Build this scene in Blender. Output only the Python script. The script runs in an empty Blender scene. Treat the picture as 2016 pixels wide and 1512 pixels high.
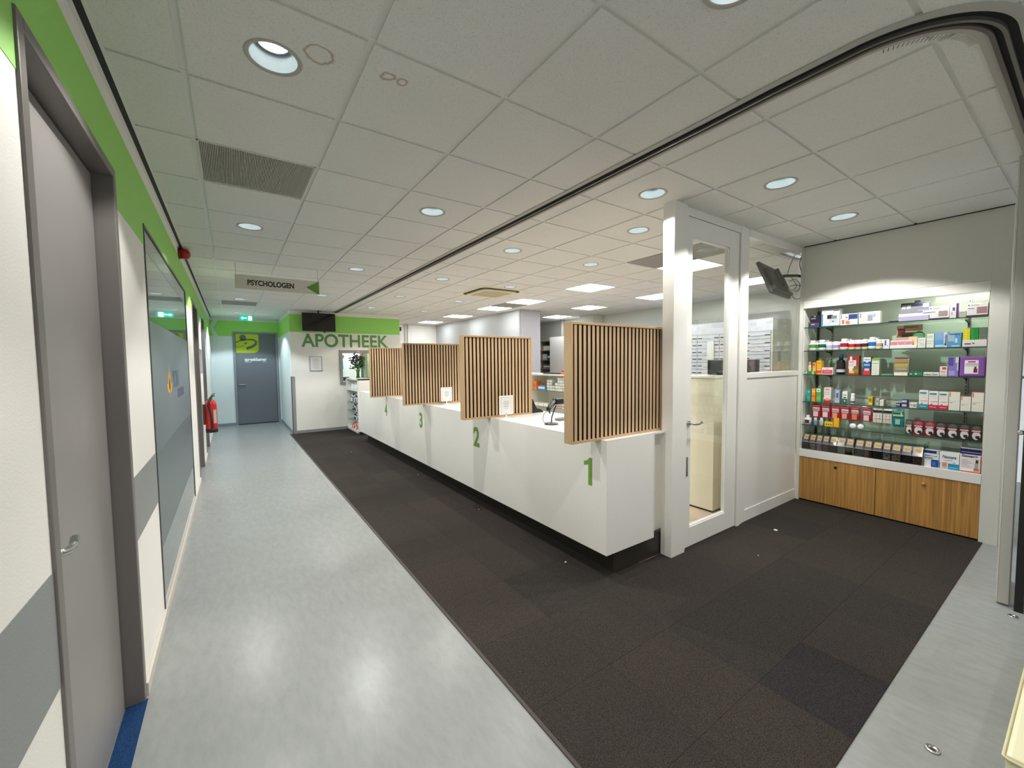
import bpy, bmesh, math, random
from mathutils import Matrix, Vector
random.seed(7)
PI = math.pi
S = bpy.context.scene
COL = S.collection

# ------------------------------------------------------------------ camera, world, exposure
cam_d = bpy.data.cameras.new('camera'); cam = bpy.data.objects.new('camera', cam_d); COL.objects.link(cam)
_R = ((0.82327961, -0.5675331, -0.01081025), (-0.03928786, -0.03797276, -0.99850615), (0.56627479, 0.82247447, -0.05355936))
M = Matrix.Identity(4)
for i in range(3):
    M[i][0] = _R[0][i]; M[i][1] = -_R[1][i]; M[i][2] = -_R[2][i]
M[2][3] = 1.58
cam.matrix_world = M
cam_d.sensor_fit = 'HORIZONTAL'; cam_d.sensor_width = 36.0; cam_d.lens = 802.6964 / 2016 * 36
cam_d.clip_start = 0.02; cam_d.clip_end = 60
S.camera = cam
W = bpy.data.worlds.new('world'); S.world = W; W.use_nodes = True
W.node_tree.nodes['Background'].inputs[0].default_value = (0.93, 0.96, 1.0, 1)
W.node_tree.nodes['Background'].inputs[1].default_value = 0.45
S.view_settings.view_transform = 'Standard'; S.view_settings.look = 'None'
S.view_settings.exposure = 0.77; S.view_settings.gamma = 1.0; S.view_settings.use_curve_mapping = False
S.cycles.use_denoising = True
S.cycles.max_bounces = 10; S.cycles.diffuse_bounces = 5; S.cycles.glossy_bounces = 4
S.cycles.transmission_bounces = 8; S.cycles.transparent_max_bounces = 12
S.cycles.caustics_reflective = False; S.cycles.caustics_refractive = False
S.cycles.sample_clamp_indirect = 6
HALL_W, ROOM_W, PANEL_E, SPOT_A = 35.0, 23.0, 10.0, 122.0

CZ = 2.805
GX, GY = -0.111, 1.0207

# ------------------------------------------------------------------ materials
def lin(c):
    return tuple((v / 12.92 if v <= 0.04045 else ((v + 0.055) / 1.055) ** 2.4) for v in [x / 255 for x in c])
_m = {}
def mat(name, rgb=(200, 200, 200), rough=0.5, metal=0.0, emit=0.0, noise=None, bump=None, coat=0.0, alpha=1.0, spec=None):
    if name in _m: return _m[name]
    m = bpy.data.materials.new(name); m.use_nodes = True; _m[name] = m
    nt = m.node_tree; b = nt.nodes['Principled BSDF']; c = lin(rgb)
    b.inputs['Base Color'].default_value = (*c, 1); b.inputs['Roughness'].default_value = rough
    b.inputs['Metallic'].default_value = metal; b.inputs['Coat Weight'].default_value = coat
    if spec is not None: b.inputs['Specular IOR Level'].default_value = spec
    if alpha < 1: b.inputs['Alpha'].default_value = alpha
    if emit:
        b.inputs['Emission Color'].default_value = (*c, 1); b.inputs['Emission Strength'].default_value = emit
    tc = None
    if noise or bump:
        tc = nt.nodes.new('ShaderNodeTexCoord')
    if noise:   # (scale, amount, (sx,sy,sz))
        mp = nt.nodes.new('ShaderNodeMapping'); mp.inputs['Scale'].default_value = noise[2] if len(noise) > 2 else (1, 1, 1)
        if len(noise) > 3: mp.inputs['Rotation'].default_value = noise[3]
        nt.links.new(tc.outputs['Object'], mp.inputs[0])
        n = nt.nodes.new('ShaderNodeTexNoise'); n.inputs['Scale'].default_value = noise[0]; n.inputs['Detail'].default_value = 5
        n.inputs['Roughness'].default_value = 0.65
        nt.links.new(mp.outputs[0], n.inputs[0])
        r = nt.nodes.new('ShaderNodeMapRange'); r.inputs[1].default_value = 0.3; r.inputs[2].default_value = 0.7
        r.inputs[3].default_value = 1 - noise[1]; r.inputs[4].default_value = 1 + noise[1]
        nt.links.new(n.outputs[0], r.inputs[0])
        mx = nt.nodes.new('ShaderNodeVectorMath'); mx.operation = 'MULTIPLY'; mx.inputs[0].default_value = c
        nt.links.new(r.outputs[0], mx.inputs[1]); nt.links.new(mx.outputs[0], b.inputs['Base Color'])
    if bump:    # (scale, strength, distance)
        n2 = nt.nodes.new('ShaderNodeTexNoise'); n2.inputs['Scale'].default_value = bump[0]; n2.inputs['Detail'].default_value = 3
        nt.links.new(tc.outputs['Object'], n2.inputs[0])
        bp = nt.nodes.new('ShaderNodeBump'); bp.inputs['Strength'].default_value = bump[1]; bp.inputs['Distance'].default_value = bump[2]
        nt.links.new(n2.outputs[0], bp.inputs['Height']); nt.links.new(bp.outputs[0], b.inputs['Normal'])
    return m
def flat(rgb, rough=0.45):
    return mat('paint_%d_%d_%d' % tuple(rgb), rgb, rough)
def glass_mat(name, tint=(235, 245, 240), gloss=0.08, rough=0.02):
    if name in _m: return _m[name]
    m = bpy.data.materials.new(name); m.use_nodes = True; _m[name] = m
    nt = m.node_tree; nt.nodes.clear()
    o = nt.nodes.new('ShaderNodeOutputMaterial'); t = nt.nodes.new('ShaderNodeBsdfTransparent'); g = nt.nodes.new('ShaderNodeBsdfGlossy')
    t.inputs[0].default_value = (*lin(tint), 1); g.inputs['Roughness'].default_value = rough
    lw = nt.nodes.new('ShaderNodeLayerWeight'); lw.inputs[0].default_value = .5
    pw_ = nt.nodes.new('ShaderNodeMath'); pw_.operation = 'POWER'; pw_.inputs[1].default_value = 4.0; nt.links.new(lw.outputs['Facing'], pw_.inputs[0])
    f = nt.nodes.new('ShaderNodeMath'); f.operation = 'MULTIPLY_ADD'; f.inputs[1].default_value = .55; f.inputs[2].default_value = gloss * .5; nt.links.new(pw_.outputs[0], f.inputs[0])
    mx = nt.nodes.new('ShaderNodeMixShader'); nt.links.new(f.outputs[0], mx.inputs[0])
    nt.links.new(t.outputs[0], mx.inputs[1]); nt.links.new(g.outputs[0], mx.inputs[2]); nt.links.new(mx.outputs[0], o.inputs[0])
    return m

wallm = mat('white_wall_paint', (236, 234, 226), 0.6, noise=(0.8, 0.02), bump=(140, 0.35, 0.002))
wallgrey = mat('grey_wall_paint', (200, 201, 190), 0.6, noise=(0.8, 0.02), bump=(140, 0.25, 0.002))
wallcool = mat('cool_white_wall_paint', (214, 220, 218), 0.6, noise=(0.8, 0.02), bump=(140, 0.3, 0.002))
greenm = mat('green_wall_band', (152, 216, 100), 0.5, bump=(140, 0.3, 0.002))
greyband = mat('grey_wall_band', (140, 143, 141), 0.5, bump=(140, 0.3, 0.002))
doorm = mat('taupe_grey_door', (140, 136, 133), 0.32, noise=(3, 0.03))
framem = mat('door_frame_paint', (113, 108, 104), 0.35)
frame2 = mat('blue_grey_frame', (128, 134, 142), 0.4)
fardoor = mat('dark_grey_door', (104, 107, 113), 0.45)
lam = mat('white_laminate', (236, 234, 227), 0.38, noise=(40, 0.012))
lamgloss = mat('white_solid_surface', (234, 233, 229), 0.22)
plinthm = mat('dark_bronze_plinth', (54, 50, 42), 0.42, noise=(8, 0.05))
oak = mat('oak_frame', (193, 163, 124), 0.5, noise=(14, 0.10, (9, 9, 0.6)))
oakslat = mat('oak_slat', (203, 172, 134), 0.5, noise=(16, 0.13, (6, 6, 0.5)))
slatside = mat('dark_slat_core', (40, 24, 16), .9, spec=.1)
felt = mat('black_felt_backing', (16, 9, 6), 0.98, spec=.1)
zebra = mat('zebrano_veneer', (176, 130, 68), 0.42, noise=(14, 0.42, (4, 4.2, 0.09)))
vinyl = mat('grey_marbled_vinyl', (144, 147, 145), 0.27, spec=.18, noise=(16, 0.075, (1.6, 0.55, 1), (0, 0, 0.6)), bump=(60, 0.04, 0.001))
woodfloor = mat('tan_room_floor', (204, 184, 164), 0.4, noise=(6, 0.08, (6, 0.5, 1)))
gridm = mat('ceiling_grid_white', (216, 216, 211), 0.45)
chrome = mat('brushed_steel', (205, 205, 205), 0.22, 1.0)
alu = mat('anodised_aluminium', (178, 178, 172), 0.35, 0.6)
blackm = mat('black_plastic', (22, 22, 24), 0.35)
dgrey = mat('dark_grey_plastic', (66, 68, 66), 0.4)
screenm = mat('black_glossy_screen', (4, 4, 6), 0.08)
whitep = mat('white_plastic', (236, 236, 234), 0.35)
clearg = glass_mat('clear_glass', (250, 252, 250))
greeng = glass_mat('green_edge_glass', (236, 246, 240))
acryl = glass_mat('clear_acrylic', (240, 240, 240))
paperm = mat('white_paper', (240, 240, 236), 0.7)
blackgap = mat('black_shadow_gap', (14, 14, 13), 0.6)
cableM = mat('black_cable', (18, 18, 18), 0.5)
lampE = mat('lamp_lens_glow', (255, 252, 244), 0.4, emit=4.5)
panelE = mat('led_panel_glow', (246, 250, 255), 0.4, emit=PANEL_E)
glow2 = mat('exit_sign_glow_green', (18, 150, 120), 0.4, emit=0.9)
glow3 = mat('exit_sign_glow_white', (200, 250, 250), 0.4, emit=1.6)

def tile_mat(name, base, pits=0.13, ring=None):
    m = mat(name, base, 0.85)
    nt = m.node_tree; b = nt.nodes['Principled BSDF']; L = nt.links.new
    tc = nt.nodes.new('ShaderNodeTexCoord')
    geo = nt.nodes.new('ShaderNodeNewGeometry')
    v = nt.nodes.new('ShaderNodeTexNoise'); v.inputs['Scale'].default_value = 210; v.inputs['Detail'].default_value = 2
    L(geo.outputs['Position'], v.inputs[0])
    r = nt.nodes.new('ShaderNodeMapRange'); r.inputs[1].default_value = 0.30; r.inputs[2].default_value = 0.45
    r.inputs[3].default_value = 1 - pits * 1.6; r.inputs[4].default_value = 1.0
    L(v.outputs[0], r.inputs[0])
    big = nt.nodes.new('ShaderNodeTexNoise'); big.inputs['Scale'].default_value = 3; L(geo.outputs['Position'], big.inputs[0])
    r2 = nt.nodes.new('ShaderNodeMapRange'); r2.inputs[3].default_value = 0.97; r2.inputs[4].default_value = 1.03; L(big.outputs[0], r2.inputs[0])
    mu = nt.nodes.new('ShaderNodeMath'); mu.operation = 'MULTIPLY'; L(r.outputs[0], mu.inputs[0]); L(r2.outputs[0], mu.inputs[1])
    mx = nt.nodes.new('ShaderNodeVectorMath'); mx.operation = 'MULTIPLY'; mx.inputs[0].default_value = lin(base); L(mu.outputs[0], mx.inputs[1])
    out = mx.outputs[0]
    if ring:    # list of (cx, cy, radius, width) water stains in object space
        for (cx, cy, rad, wd) in ring:
            n = nt.nodes.new('ShaderNodeTexNoise'); n.inputs['Scale'].default_value = 14; n.inputs['Detail'].default_value = 4; L(tc.outputs['Object'], n.inputs[0])
            sub = nt.nodes.new('ShaderNodeVectorMath'); sub.operation = 'SUBTRACT'; sub.inputs[1].default_value = (cx, cy, 0); L(tc.outputs['Object'], sub.inputs[0])
            fl = nt.nodes.new('ShaderNodeVectorMath'); fl.operation = 'MULTIPLY'; fl.inputs[1].default_value = (1, 1, 0); L(sub.outputs[0], fl.inputs[0])
            ln = nt.nodes.new('ShaderNodeVectorMath'); ln.operation = 'LENGTH'; L(fl.outputs[0], ln.inputs[0])
            a = nt.nodes.new('ShaderNodeMath'); a.operation = 'MULTIPLY_ADD'; a.inputs[1].default_value = 0.05; L(n.outputs[0], a.inputs[0]); L(ln.outputs['Value'], a.inputs[2])
            d = nt.nodes.new('ShaderNodeMath'); d.operation = 'SUBTRACT'; d.inputs[1].default_value = rad + 0.025; L(a.outputs[0], d.inputs[0])
            ab = nt.nodes.new('ShaderNodeMath'); ab.operation = 'ABSOLUTE'; L(d.outputs[0], ab.inputs[0])
            q = nt.nodes.new('ShaderNodeMapRange'); q.inputs[1].default_value = 0; q.inputs[2].default_value = wd; q.inputs[3].default_value = 0.85; q.inputs[4].default_value = 0; L(ab.outputs[0], q.inputs[0])
            mm = nt.nodes.new('ShaderNodeMixRGB'); mm.inputs[2].default_value = (*lin((158, 138, 114)), 1); L(q.outputs[0], mm.inputs[0]); L(out, mm.inputs[1]); out = mm.outputs[0]
    L(out, b.inputs['Base Color'])
    bp = nt.nodes.new('ShaderNodeBump'); bp.inputs['Strength'].default_value = 0.25; bp.inputs['Distance'].default_value = 0.002
    L(v.outputs[0], bp.inputs['Height']); L(bp.outputs[0], b.inputs['Normal'])
    return m
tileM = tile_mat('mineral_ceiling_tile', (219, 219, 215))
tileS1 = tile_mat('mineral_ceiling_tile_stained_ring', (219, 219, 215), ring=[(0.148, -0.12, 0.052, 0.010)])
tileS2 = tile_mat('mineral_ceiling_tile_stained_patch', (219, 219, 215), ring=[(-0.19, -0.15, 0.026, 0.010), (-0.13, -0.145, 0.018, 0.009)])
greytile = mat('grey_acoustic_panel', (140, 140, 134), 0.7)

def carpet_mat(name, rgb):
    m = mat(name, rgb, 0.95, spec=0.1); nt = m.node_tree; b = nt.nodes['Principled BSDF']; L = nt.links.new
    g = nt.nodes.new('ShaderNodeNewGeometry')
    n = nt.nodes.new('ShaderNodeTexNoise'); n.inputs['Scale'].default_value = 210; n.inputs['Detail'].default_value = 3; L(g.outputs['Position'], n.inputs[0])
    cr = nt.nodes.new('ShaderNodeValToRGB'); c = lin(rgb)
    cr.color_ramp.elements[0].position = 0.32; cr.color_ramp.elements[0].color = (c[0] * .55, c[1] * .55, c[2] * .55, 1)
    cr.color_ramp.elements[1].position = 0.68; cr.color_ramp.elements[1].color = (c[0] * 1.6, c[1] * 1.58, c[2] * 1.54, 1)
    L(n.outputs[0], cr.inputs[0]); L(cr.outputs[0], b.inputs['Base Color'])
    bp = nt.nodes.new('ShaderNodeBump'); bp.inputs['Strength'].default_value = 0.7; bp.inputs['Distance'].default_value = 0.003
    L(n.outputs[0], bp.inputs['Height']); L(bp.outputs[0], b.inputs['Normal'])
    return m
carpets = [carpet_mat('carpet_tile_charcoal', (53, 49, 46)), carpet_mat('carpet_tile_brown_grey', (55, 50, 47)), carpet_mat('carpet_tile_dark', (50, 47, 44))]
carpet_darkest = carpet_mat('carpet_tile_darkest', (45, 43, 44))
bluecarpet = carpet_mat('blue_threshold_carpet', (30, 58, 96))

# ------------------------------------------------------------------ mesh helpers
class MB:
    def __init__(s): s.b = bmesh.new(); s.mats = []
    def mi(s, m):
        if m is None: return 0
        if m not in s.mats: s.mats.append(m)
        return s.mats.index(m)
    def box(s, x0, x1, y0, y1, z0, z1, m=None, bev=0):
        i = s.mi(m)
        vs = [s.b.verts.new(p) for p in ((x0, y0, z0), (x1, y0, z0), (x1, y1, z0), (x0, y1, z0), (x0, y0, z1), (x1, y0, z1), (x1, y1, z1), (x0, y1, z1))]
        fs = [s.b.faces.new([vs[k] for k in q]) for q in ((0, 3, 2, 1), (4, 5, 6, 7), (0, 1, 5, 4), (1, 2, 6, 5), (2, 3, 7, 6), (3, 0, 4, 7))]
        for f in fs: f.material_index = i
        if bev:
            es = list({e for f in fs for e in f.edges})
            r = bmesh.ops.bevel(s.b, geom=es, offset=bev, segments=2, affect='EDGES', profile=0.6)
            for f in r['faces']: f.material_index = i
        return s
    def quad(s, pts, m=None):
        f = s.b.faces.new([s.b.verts.new(p) for p in pts]); f.material_index = s.mi(m); return s
    def lathe(s, prof, n=20, c=(0, 0, 0), m=None, ax='z', cap=True):
        i = s.mi(m); rings = []
        def P(r, h, a):
            u, v = r * math.cos(a), r * math.sin(a)
            if ax == 'z': return (c[0] + u, c[1] + v, c[2] + h)
            if ax == 'x': return (c[0] + h, c[1] + u, c[2] + v)
            return (c[0] + u, c[1] + h, c[2] + v)
        for r, h in prof: rings.append([s.b.verts.new(P(max(r, 1e-4), h, 2 * PI * k / n)) for k in range(n)])
        for a, b in zip(rings, rings[1:]):
            for k in range(n):
                f = s.b.faces.new((a[k], a[(k + 1) % n], b[(k + 1) % n], b[k])); f.material_index = i; f.smooth = True
        if cap:
            for R in (rings[0], rings[-1]):
                f = s.b.faces.new(R); f.material_index = i
        return s
    def tube(s, pts, r, n=8, m=None, r1=None):
        i = s.mi(m); pts = [Vector(p) for p in pts]; prev = None; N = len(pts)
        u = None
        for k, p in enumerate(pts):
            t = (pts[min(k + 1, N - 1)] - pts[max(k - 1, 0)]).normalized()
            if u is None:
                u = t.orthogonal().normalized()
            else:
                u = (u - t * u.dot(t)); u = u.normalized() if u.length > 1e-6 else t.orthogonal().normalized()
            w = t.cross(u); rr = r if r1 is None else r + (r1 - r) * k / (N - 1)
            ring = [s.b.verts.new(p + (u * math.cos(2 * PI * q / n) + w * math.sin(2 * PI * q / n)) * rr) for q in range(n)]
            if prev:
                for q in range(n):
                    f = s.b.faces.new((prev[q], prev[(q + 1) % n], ring[(q + 1) % n], ring[q])); f.material_index = i; f.smooth = True
            else: s.b.faces.new(ring[::-1]).material_index = i
            prev = ring
        s.b.faces.new(prev).material_index = i
        return s
    def prism(s, poly, axis, a0, a1, m=None):
        """extrude a 2-D polygon; axis 'x': poly in (y,z); 'y': poly in (x,z); 'z': poly in (x,y)"""
        i = s.mi(m)
        def P(p, a):
            return (a, p[0], p[1]) if axis == 'x' else ((p[0], a, p[1]) if axis == 'y' else (p[0], p[1], a))
        A = [s.b.verts.new(P(p, a0)) for p in poly]; B = [s.b.verts.new(P(p, a1)) for p in poly]; n = len(poly)
        fs = [s.b.faces.new(A), s.b.faces.new(B[::-1])]
        for k in range(n): fs.append(s.b.faces.new((A[k], B[k], B[(k + 1) % n], A[(k + 1) % n])))
        for f in fs: f.material_index = i
        return s
    def blob(s, c, r, m=None, sub=1, sq=(1, 1, 1), jit=0):
        i = s.mi(m); q = bmesh.ops.create_icosphere(s.b, subdivisions=sub, radius=1)
        for v in q['verts']:
            k = 1 + random.uniform(-jit, jit)
            v.co = Vector((c[0] + v.co.x * r * sq[0] * k, c[1] + v.co.y * r * sq[1] * k, c[2] + v.co.z * r * sq[2] * k))
            for f in v.link_faces: f.material_index = i; f.smooth = True
        return s
    def xf(s, mtx): bmesh.ops.transform(s.b, matrix=mtx, verts=s.b.verts); return s

def link(name, me, parent=None, loc=None):
    o = bpy.data.objects.new(name, me); COL.objects.link(o)
    if parent is not None: o.parent = parent
    if loc is not None: o.location = loc
    return o
def obj(name, mb, m=None, parent=None, loc=None, world=True, recalc=True):
    """world=True: geometry given in world coordinates, shifted so the origin sits at loc (or the parent's own base)"""
    if recalc: bmesh.ops.recalc_face_normals(mb.b, faces=mb.b.faces)
    base = Vector((0, 0, 0))
    if world:
        if parent is not None:
            p = parent
            while p is not None: base += Vector(p.location); p = p.parent
        elif loc is not None: base = Vector(loc)
        if base.length > 0: bmesh.ops.translate(mb.b, vec=-base, verts=mb.b.verts)
    me = bpy.data.meshes.new(name); mb.b.to_mesh(me); mb.b.free()
    if mb.mats:
        for k in mb.mats: me.materials.append(k)
    elif m: me.materials.append(m)
    o = link(name, me, parent)
    if parent is None and loc is not None: o.location = loc
    elif not world and loc is not None: o.location = loc
    return o
def tag(o, label=None, cat=None, group=None, kind=None):
    if label: o['label'] = label
    if cat: o['category'] = cat
    if group: o['group'] = group
    if kind: o['kind'] = kind
    return o
def thing(name, label, cat, loc=(0, 0, 0), group=None, kind=None, rotz=0):
    o = bpy.data.objects.new(name, None); COL.objects.link(o); o.location = loc; o.rotation_euler = (0, 0, rotz); o.empty_display_size = 0.05
    return tag(o, label, cat, group, kind)
def struct(name, mb, m, label, cat, parent=None):
    o = obj(name, mb, m, parent)
    if parent is None: tag(o, label, cat, None, 'structure')
    return o
def dup(src, parent=None, loc=None, rotz=None):
    c = src.copy(); COL.objects.link(c)
    if parent is not None: c.parent = parent
    if loc is not None: c.location = loc
    if rotz is not None: c.rotation_euler = (0, 0, rotz)
    for ch in list(src.children): dup(ch, c)
    return c

_txt = {}
FACE = {'-x': Matrix(((0, 0, -1), (-1, 0, 0), (0, 1, 0))), '+x': Matrix(((0, 0, 1), (1, 0, 0), (0, 1, 0))), '-y': Matrix(((1, 0, 0), (0, 0, -1), (0, 1, 0))), '-z': Matrix(((1, 0, 0), (0, -1, 0), (0, 0, -1)))}
def text(name, body, size, m, face, pos, parent=None, bold=0.0, ext=0.0008, width=None, align='CENTER', vert=False, squeeze=1.0, shear=0):
    cu = bpy.data.curves.new('t', 'FONT'); cu.body = body; cu.size = size; cu.align_x = align; cu.align_y = 'CENTER'
    cu.extrude = ext; cu.offset = bold * size; cu.resolution_u = 2 if size < .05 else 6; cu.shear = shear
    t = bpy.data.objects.new('t', cu); COL.objects.link(t)
    dg = bpy.context.evaluated_depsgraph_get(); dg.update()
    me = bpy.data.meshes.new_from_object(t.evaluated_get(dg)); bpy.data.objects.remove(t); bpy.data.curves.remove(cu)
    me.name = name
    if width and len(me.vertices):
        xs = [v.co.x for v in me.vertices]; w = max(xs) - min(xs); k = width / w
        for v in me.vertices: v.co.x *= k
    R3 = FACE[face].to_4x4()
    if vert: R3 = R3 @ Matrix.Rotation(PI / 2, 4, 'Z')
    me.transform(R3 @ Matrix.Diagonal((squeeze, 1, 1, 1)))
    base = Vector((0, 0, 0)); p = parent
    while p is not None: base += Vector(p.location); p = p.parent
    me.materials.clear(); me.materials.append(m)
    o = link(name, me, parent); o.location = Vector(pos) - base
    return o

# ------------------------------------------------------------------ floor
mb = MB(); mb.box(-0.62, 2.2, -3.2, 13.02, -0.06, 0, vinyl); mb.box(2.2, 8.12, -3.2, 1.95, -0.06, 0, vinyl)
mb.box(2.2, 8.12, 1.95, 12.5, -0.06, 0, woodfloor)
floor = struct('floor', mb, vinyl, 'grey marbled vinyl floor of the corridor with tan floor behind the counter', 'floor')
mb = MB().box(1.044, 1.062, 0.528, 10.4, 0, 0.006); obj('carpet_edge_strip', mb, mat('dark_edge_strip', (60, 52, 46), 0.6), floor)
_ct = {}
xs = [1.06, 1.56, 2.06, 2.56, 3.06, 3.56, 4.06, 4.56, 5.06, 5.2]
for a in range(9):
    y = 10.4
    while y > 0.54:
        y0 = max(y - 0.5, 0.53); x0, x1 = xs[a], xs[a + 1]
        yt = y
        if y0 > 1.9 and x0 > 2.1 and not (x0 < 2.5 and y0 > 8.8): y -= 0.5; continue
        if x0 >= 2.56 and y0 < 1.9 < yt: yt = 2.0
        k = (round(x1 - x0, 3), round(yt - y0, 3))
        dark = (1.9 < x0 < 2.1 and 0.5 < y0 < 0.7)
        m = carpet_darkest if dark else random.choice(carpets)
        if (k, m.name) not in _ct:
            q = MB().box(0.0006, k[0] - 0.0006, 0.0006, k[1] - 0.0006, 0, 0.006, m); bmesh.ops.recalc_face_normals(q.b, faces=q.b.faces)
            me = bpy.data.meshes.new('carpet_tile'); q.b.to_mesh(me); q.b.free(); me.materials.append(m); _ct[(k, m.name)] = me
        link('carpet_tile', _ct[(k, m.name)], floor, (x0, y0, 0)); y -= 0.5
# seam of the vinyl sheets
obj('vinyl_seam', MB().box(0.984, 0.987, -1, 12.8, 0, 0.0004), mat('vinyl_seam_line', (140, 144, 142), 0.3), floor)
obj('threshold_strip', MB().box(-0.46, -0.385, 1.57, 2.52, 0, 0.004), bluecarpet, floor)

# ------------------------------------------------------------------ walls
T = 0.12
openings = [(1.52, 2.55, 2.455), (3.28, 5.97, 2.43), (6.92, 7.97, 2.47), (8.82, 9.85, 2.47)]
mb = MB(); y = -3.2
for (a, b, h) in openings:
    mb.box(-0.40 - T, -0.40, y, a, 0, 3.1); mb.box(-0.40 - T, -0.40, a, b, h, 3.1); y = b
mb.box(-0.40 - T, -0.40, y, 12.9, 0, 3.1)
mb.box(-0.62, -0.40 - T, -3.2, 12.9, 0, 3.1)
wl = struct('wall_left', mb, wallm, 'white left corridor wall with green and grey painted bands', 'wall')
mb = MB(); segs = [(2.55, 3.28), (5.97, 6.92), (7.97, 8.82), (9.85, 12.9)]
for a, b in segs: mb.box(-0.4, -0.3985, a, b, 2.30, 2.71)
for (a, b, h) in openings: mb.box(-0.4, -0.3985, a, b, h, 2.71)
mb.prism([(1.52, 2.30), (1.52, 2.71), (1.38, 2.71), (1.24, 2.505), (1.38, 2.30)], 'x', -0.4, -0.3985)
obj('green_band', mb, greenm, wl)
mb = MB()
for a, b in [(-3.0, 1.52), (2.55, 3.28)]: mb.box(-0.4, -0.3985, a, b, 0.745, 1.05)
obj('grey_band', mb, greyband, wl)
mb = MB()
for a, b in [(-3.0, 1.52), (2.55, 3.28), (3.28, 5.97), (5.97, 6.92), (7.97, 8.82), (9.85, 12.9)]: mb.box(-0.4, -0.385, a, b, 0, 0.06, bev=0.003)
struct('baseboard_left', mb, mat('beige_skirting', (196, 190, 180), 0.5), 'pale beige skirting along the left corridor wall', 'baseboard')
# end wall of the corridor
mb = MB(); mb.box(-0.6, 0.06, 12.9, 13.02, 0, 3.1); mb.box(1.085, 1.12, 12.9, 13.02, 0, 3.1); mb.box(0.06, 1.085, 12.9, 13.02, 2.45, 3.1)
we = struct('wall_end', mb, wallcool, 'cool white wall closing the far end of the corridor', 'wall')
mb = MB(); mb.prism([(-0.235, 2.73), (0.06, 2.73), (0.06, 2.33), (-0.235, 2.33), (-0.33, 2.53)], 'y', 12.8985, 12.9)
mb.box(0.06, 1.085, 12.8985, 12.9, 2.45, 2.73); mb.box(1.085, 1.12, 12.8985, 12.9, 2.33, 2.73)
mb.prism([(-0.40, 2.73), (-0.335, 2.73), (-0.40, 2.59)], 'y', 12.8985, 12.9); mb.prism([(-0.40, 2.47), (-0.335, 2.33), (-0.40, 2.33)], 'y', 12.8985, 12.9)
obj('green_band', mb, greenm, we)
struct('baseboard_end', MB().box(-0.4, 0.06, 12.885, 12.9, 0, 0.07), frame2, 'grey skirting of the far end wall', 'baseboard')
mb = MB().box(1.12, 1.24, 10.52, 13.02, 0, 3.1)
ws = struct('wall_side', mb, wallcool, 'short side wall of the niche at the corridor end', 'wall')
obj('green_band', MB().box(1.1185, 1.12, 10.4, 12.9, 2.32, 2.72), greenm, ws)
struct('baseboard_side', MB().box(1.105, 1.12, 10.4, 12.9, 0, 0.07), frame2, 'grey skirting of the niche side wall', 'baseboard')
mb = MB(); mb.box(1.12, 2.15, 10.4, 10.52, 0, 3.1); mb.box(2.95, 3.64, 10.4, 10.52, 0, 3.1)
mb.box(2.15, 2.95, 10.4, 10.52, 0, 1.09); mb.box(2.15, 2.95, 10.4, 10.52, 1.91, 3.1)
wa = struct('wall_pharmacy', mb, wallm, 'white wall with a green band and green lettering behind the flowers', 'wall')
obj('green_band', MB().box(1.12, 3.64, 10.3985, 10.4, 2.315, 2.715), greenm, wa)
text('lettering', 'APOTHEEK', 0.42, mat('green_lettering', (94, 150, 72), 0.5), '-y', (2.335, 10.398, 2.115), wa, bold=0.022, width=1.99)
obj('corner_guard', MB().box(1.105, 1.185, 10.39, 10.4, 0, 1.31).box(1.11, 1.12, 10.39, 10.46, 0, 1.31), greyband, wa)
struct('baseboard_pharmacy', MB().box(1.19, 2.3, 10.385, 10.4, 0, 0.07), greyband, 'grey skirting under the green lettering', 'baseboard')
# pharmacy room walls
struct('wall_far', MB().box(3.64, 8.12, 12.4, 12.52, 0, 3.1).box(3.52, 3.64, 10.52, 12.52, 0, 3.1), wallm, 'white far wall of the pharmacy room', 'wall')
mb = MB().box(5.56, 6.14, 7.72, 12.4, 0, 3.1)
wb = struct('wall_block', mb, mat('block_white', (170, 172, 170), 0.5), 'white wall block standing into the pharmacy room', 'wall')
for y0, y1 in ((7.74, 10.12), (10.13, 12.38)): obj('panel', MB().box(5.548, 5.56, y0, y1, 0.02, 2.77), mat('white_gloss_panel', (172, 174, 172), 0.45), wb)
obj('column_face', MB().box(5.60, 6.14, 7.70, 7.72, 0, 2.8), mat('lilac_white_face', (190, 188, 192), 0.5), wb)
obj('ceiling_rim', MB().box(5.54, 6.15, 7.69, 12.4, 2.77, 2.8), alu, wb)
struct('wall_right', MB().box(8.12, 8.24, 1.9, 12.52, 0, 3.1), wallgrey, 'pale grey right wall of the pharmacy room', 'wall')
struct('wall_pilaster', MB().box(7.72, 8.12, 7.5, 8.0, 0, 3.1), wallgrey, 'pale grey pilaster on the right pharmacy wall', 'wall')

# ------------------------------------------------------------------ ceiling
mb = MB().box(-0.6, 8.24, -3.3, 13.02, 3.0, 3.1)
ceil = struct('ceiling', mb, gridm, 'suspended ceiling of white mineral tiles', 'ceiling')
lights = [(0.189, 1.921), (.189, 4.321), (.189, 6.721), (.189, 9.121), (.189, 11.521), (1.389, .721), (1.389, 3.121), (1.389, 5.521), (1.389, 7.921),
          (2.589, 1.921), (2.589, 3.721), (2.589, 5.521), (2.589, 7.321), (2.589, 9.121), (3.189, 1.321), (4.389, 1.321), (3.189, 2.521), (4.389, 2.521),
          (3.789, 3.721), (3.789, 5.521), (3.789, 7.321), (3.789, 9.121)]
added_lights = [(0.189, -0.479), (1.389, -1.679), (2.589, -1.679), (3.789, -0.479)]  # unseen downlights behind the viewer, added to light the hall
panels = [(4.989, 3.121), (4.989, 4.921), (4.989, 6.721), (4.989, 7.921), (4.989, 9.721), (4.989, 11.521), (6.789, 3.121), (6.789, 4.921), (6.789, 6.721), (7.389, 8.521)]
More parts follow.
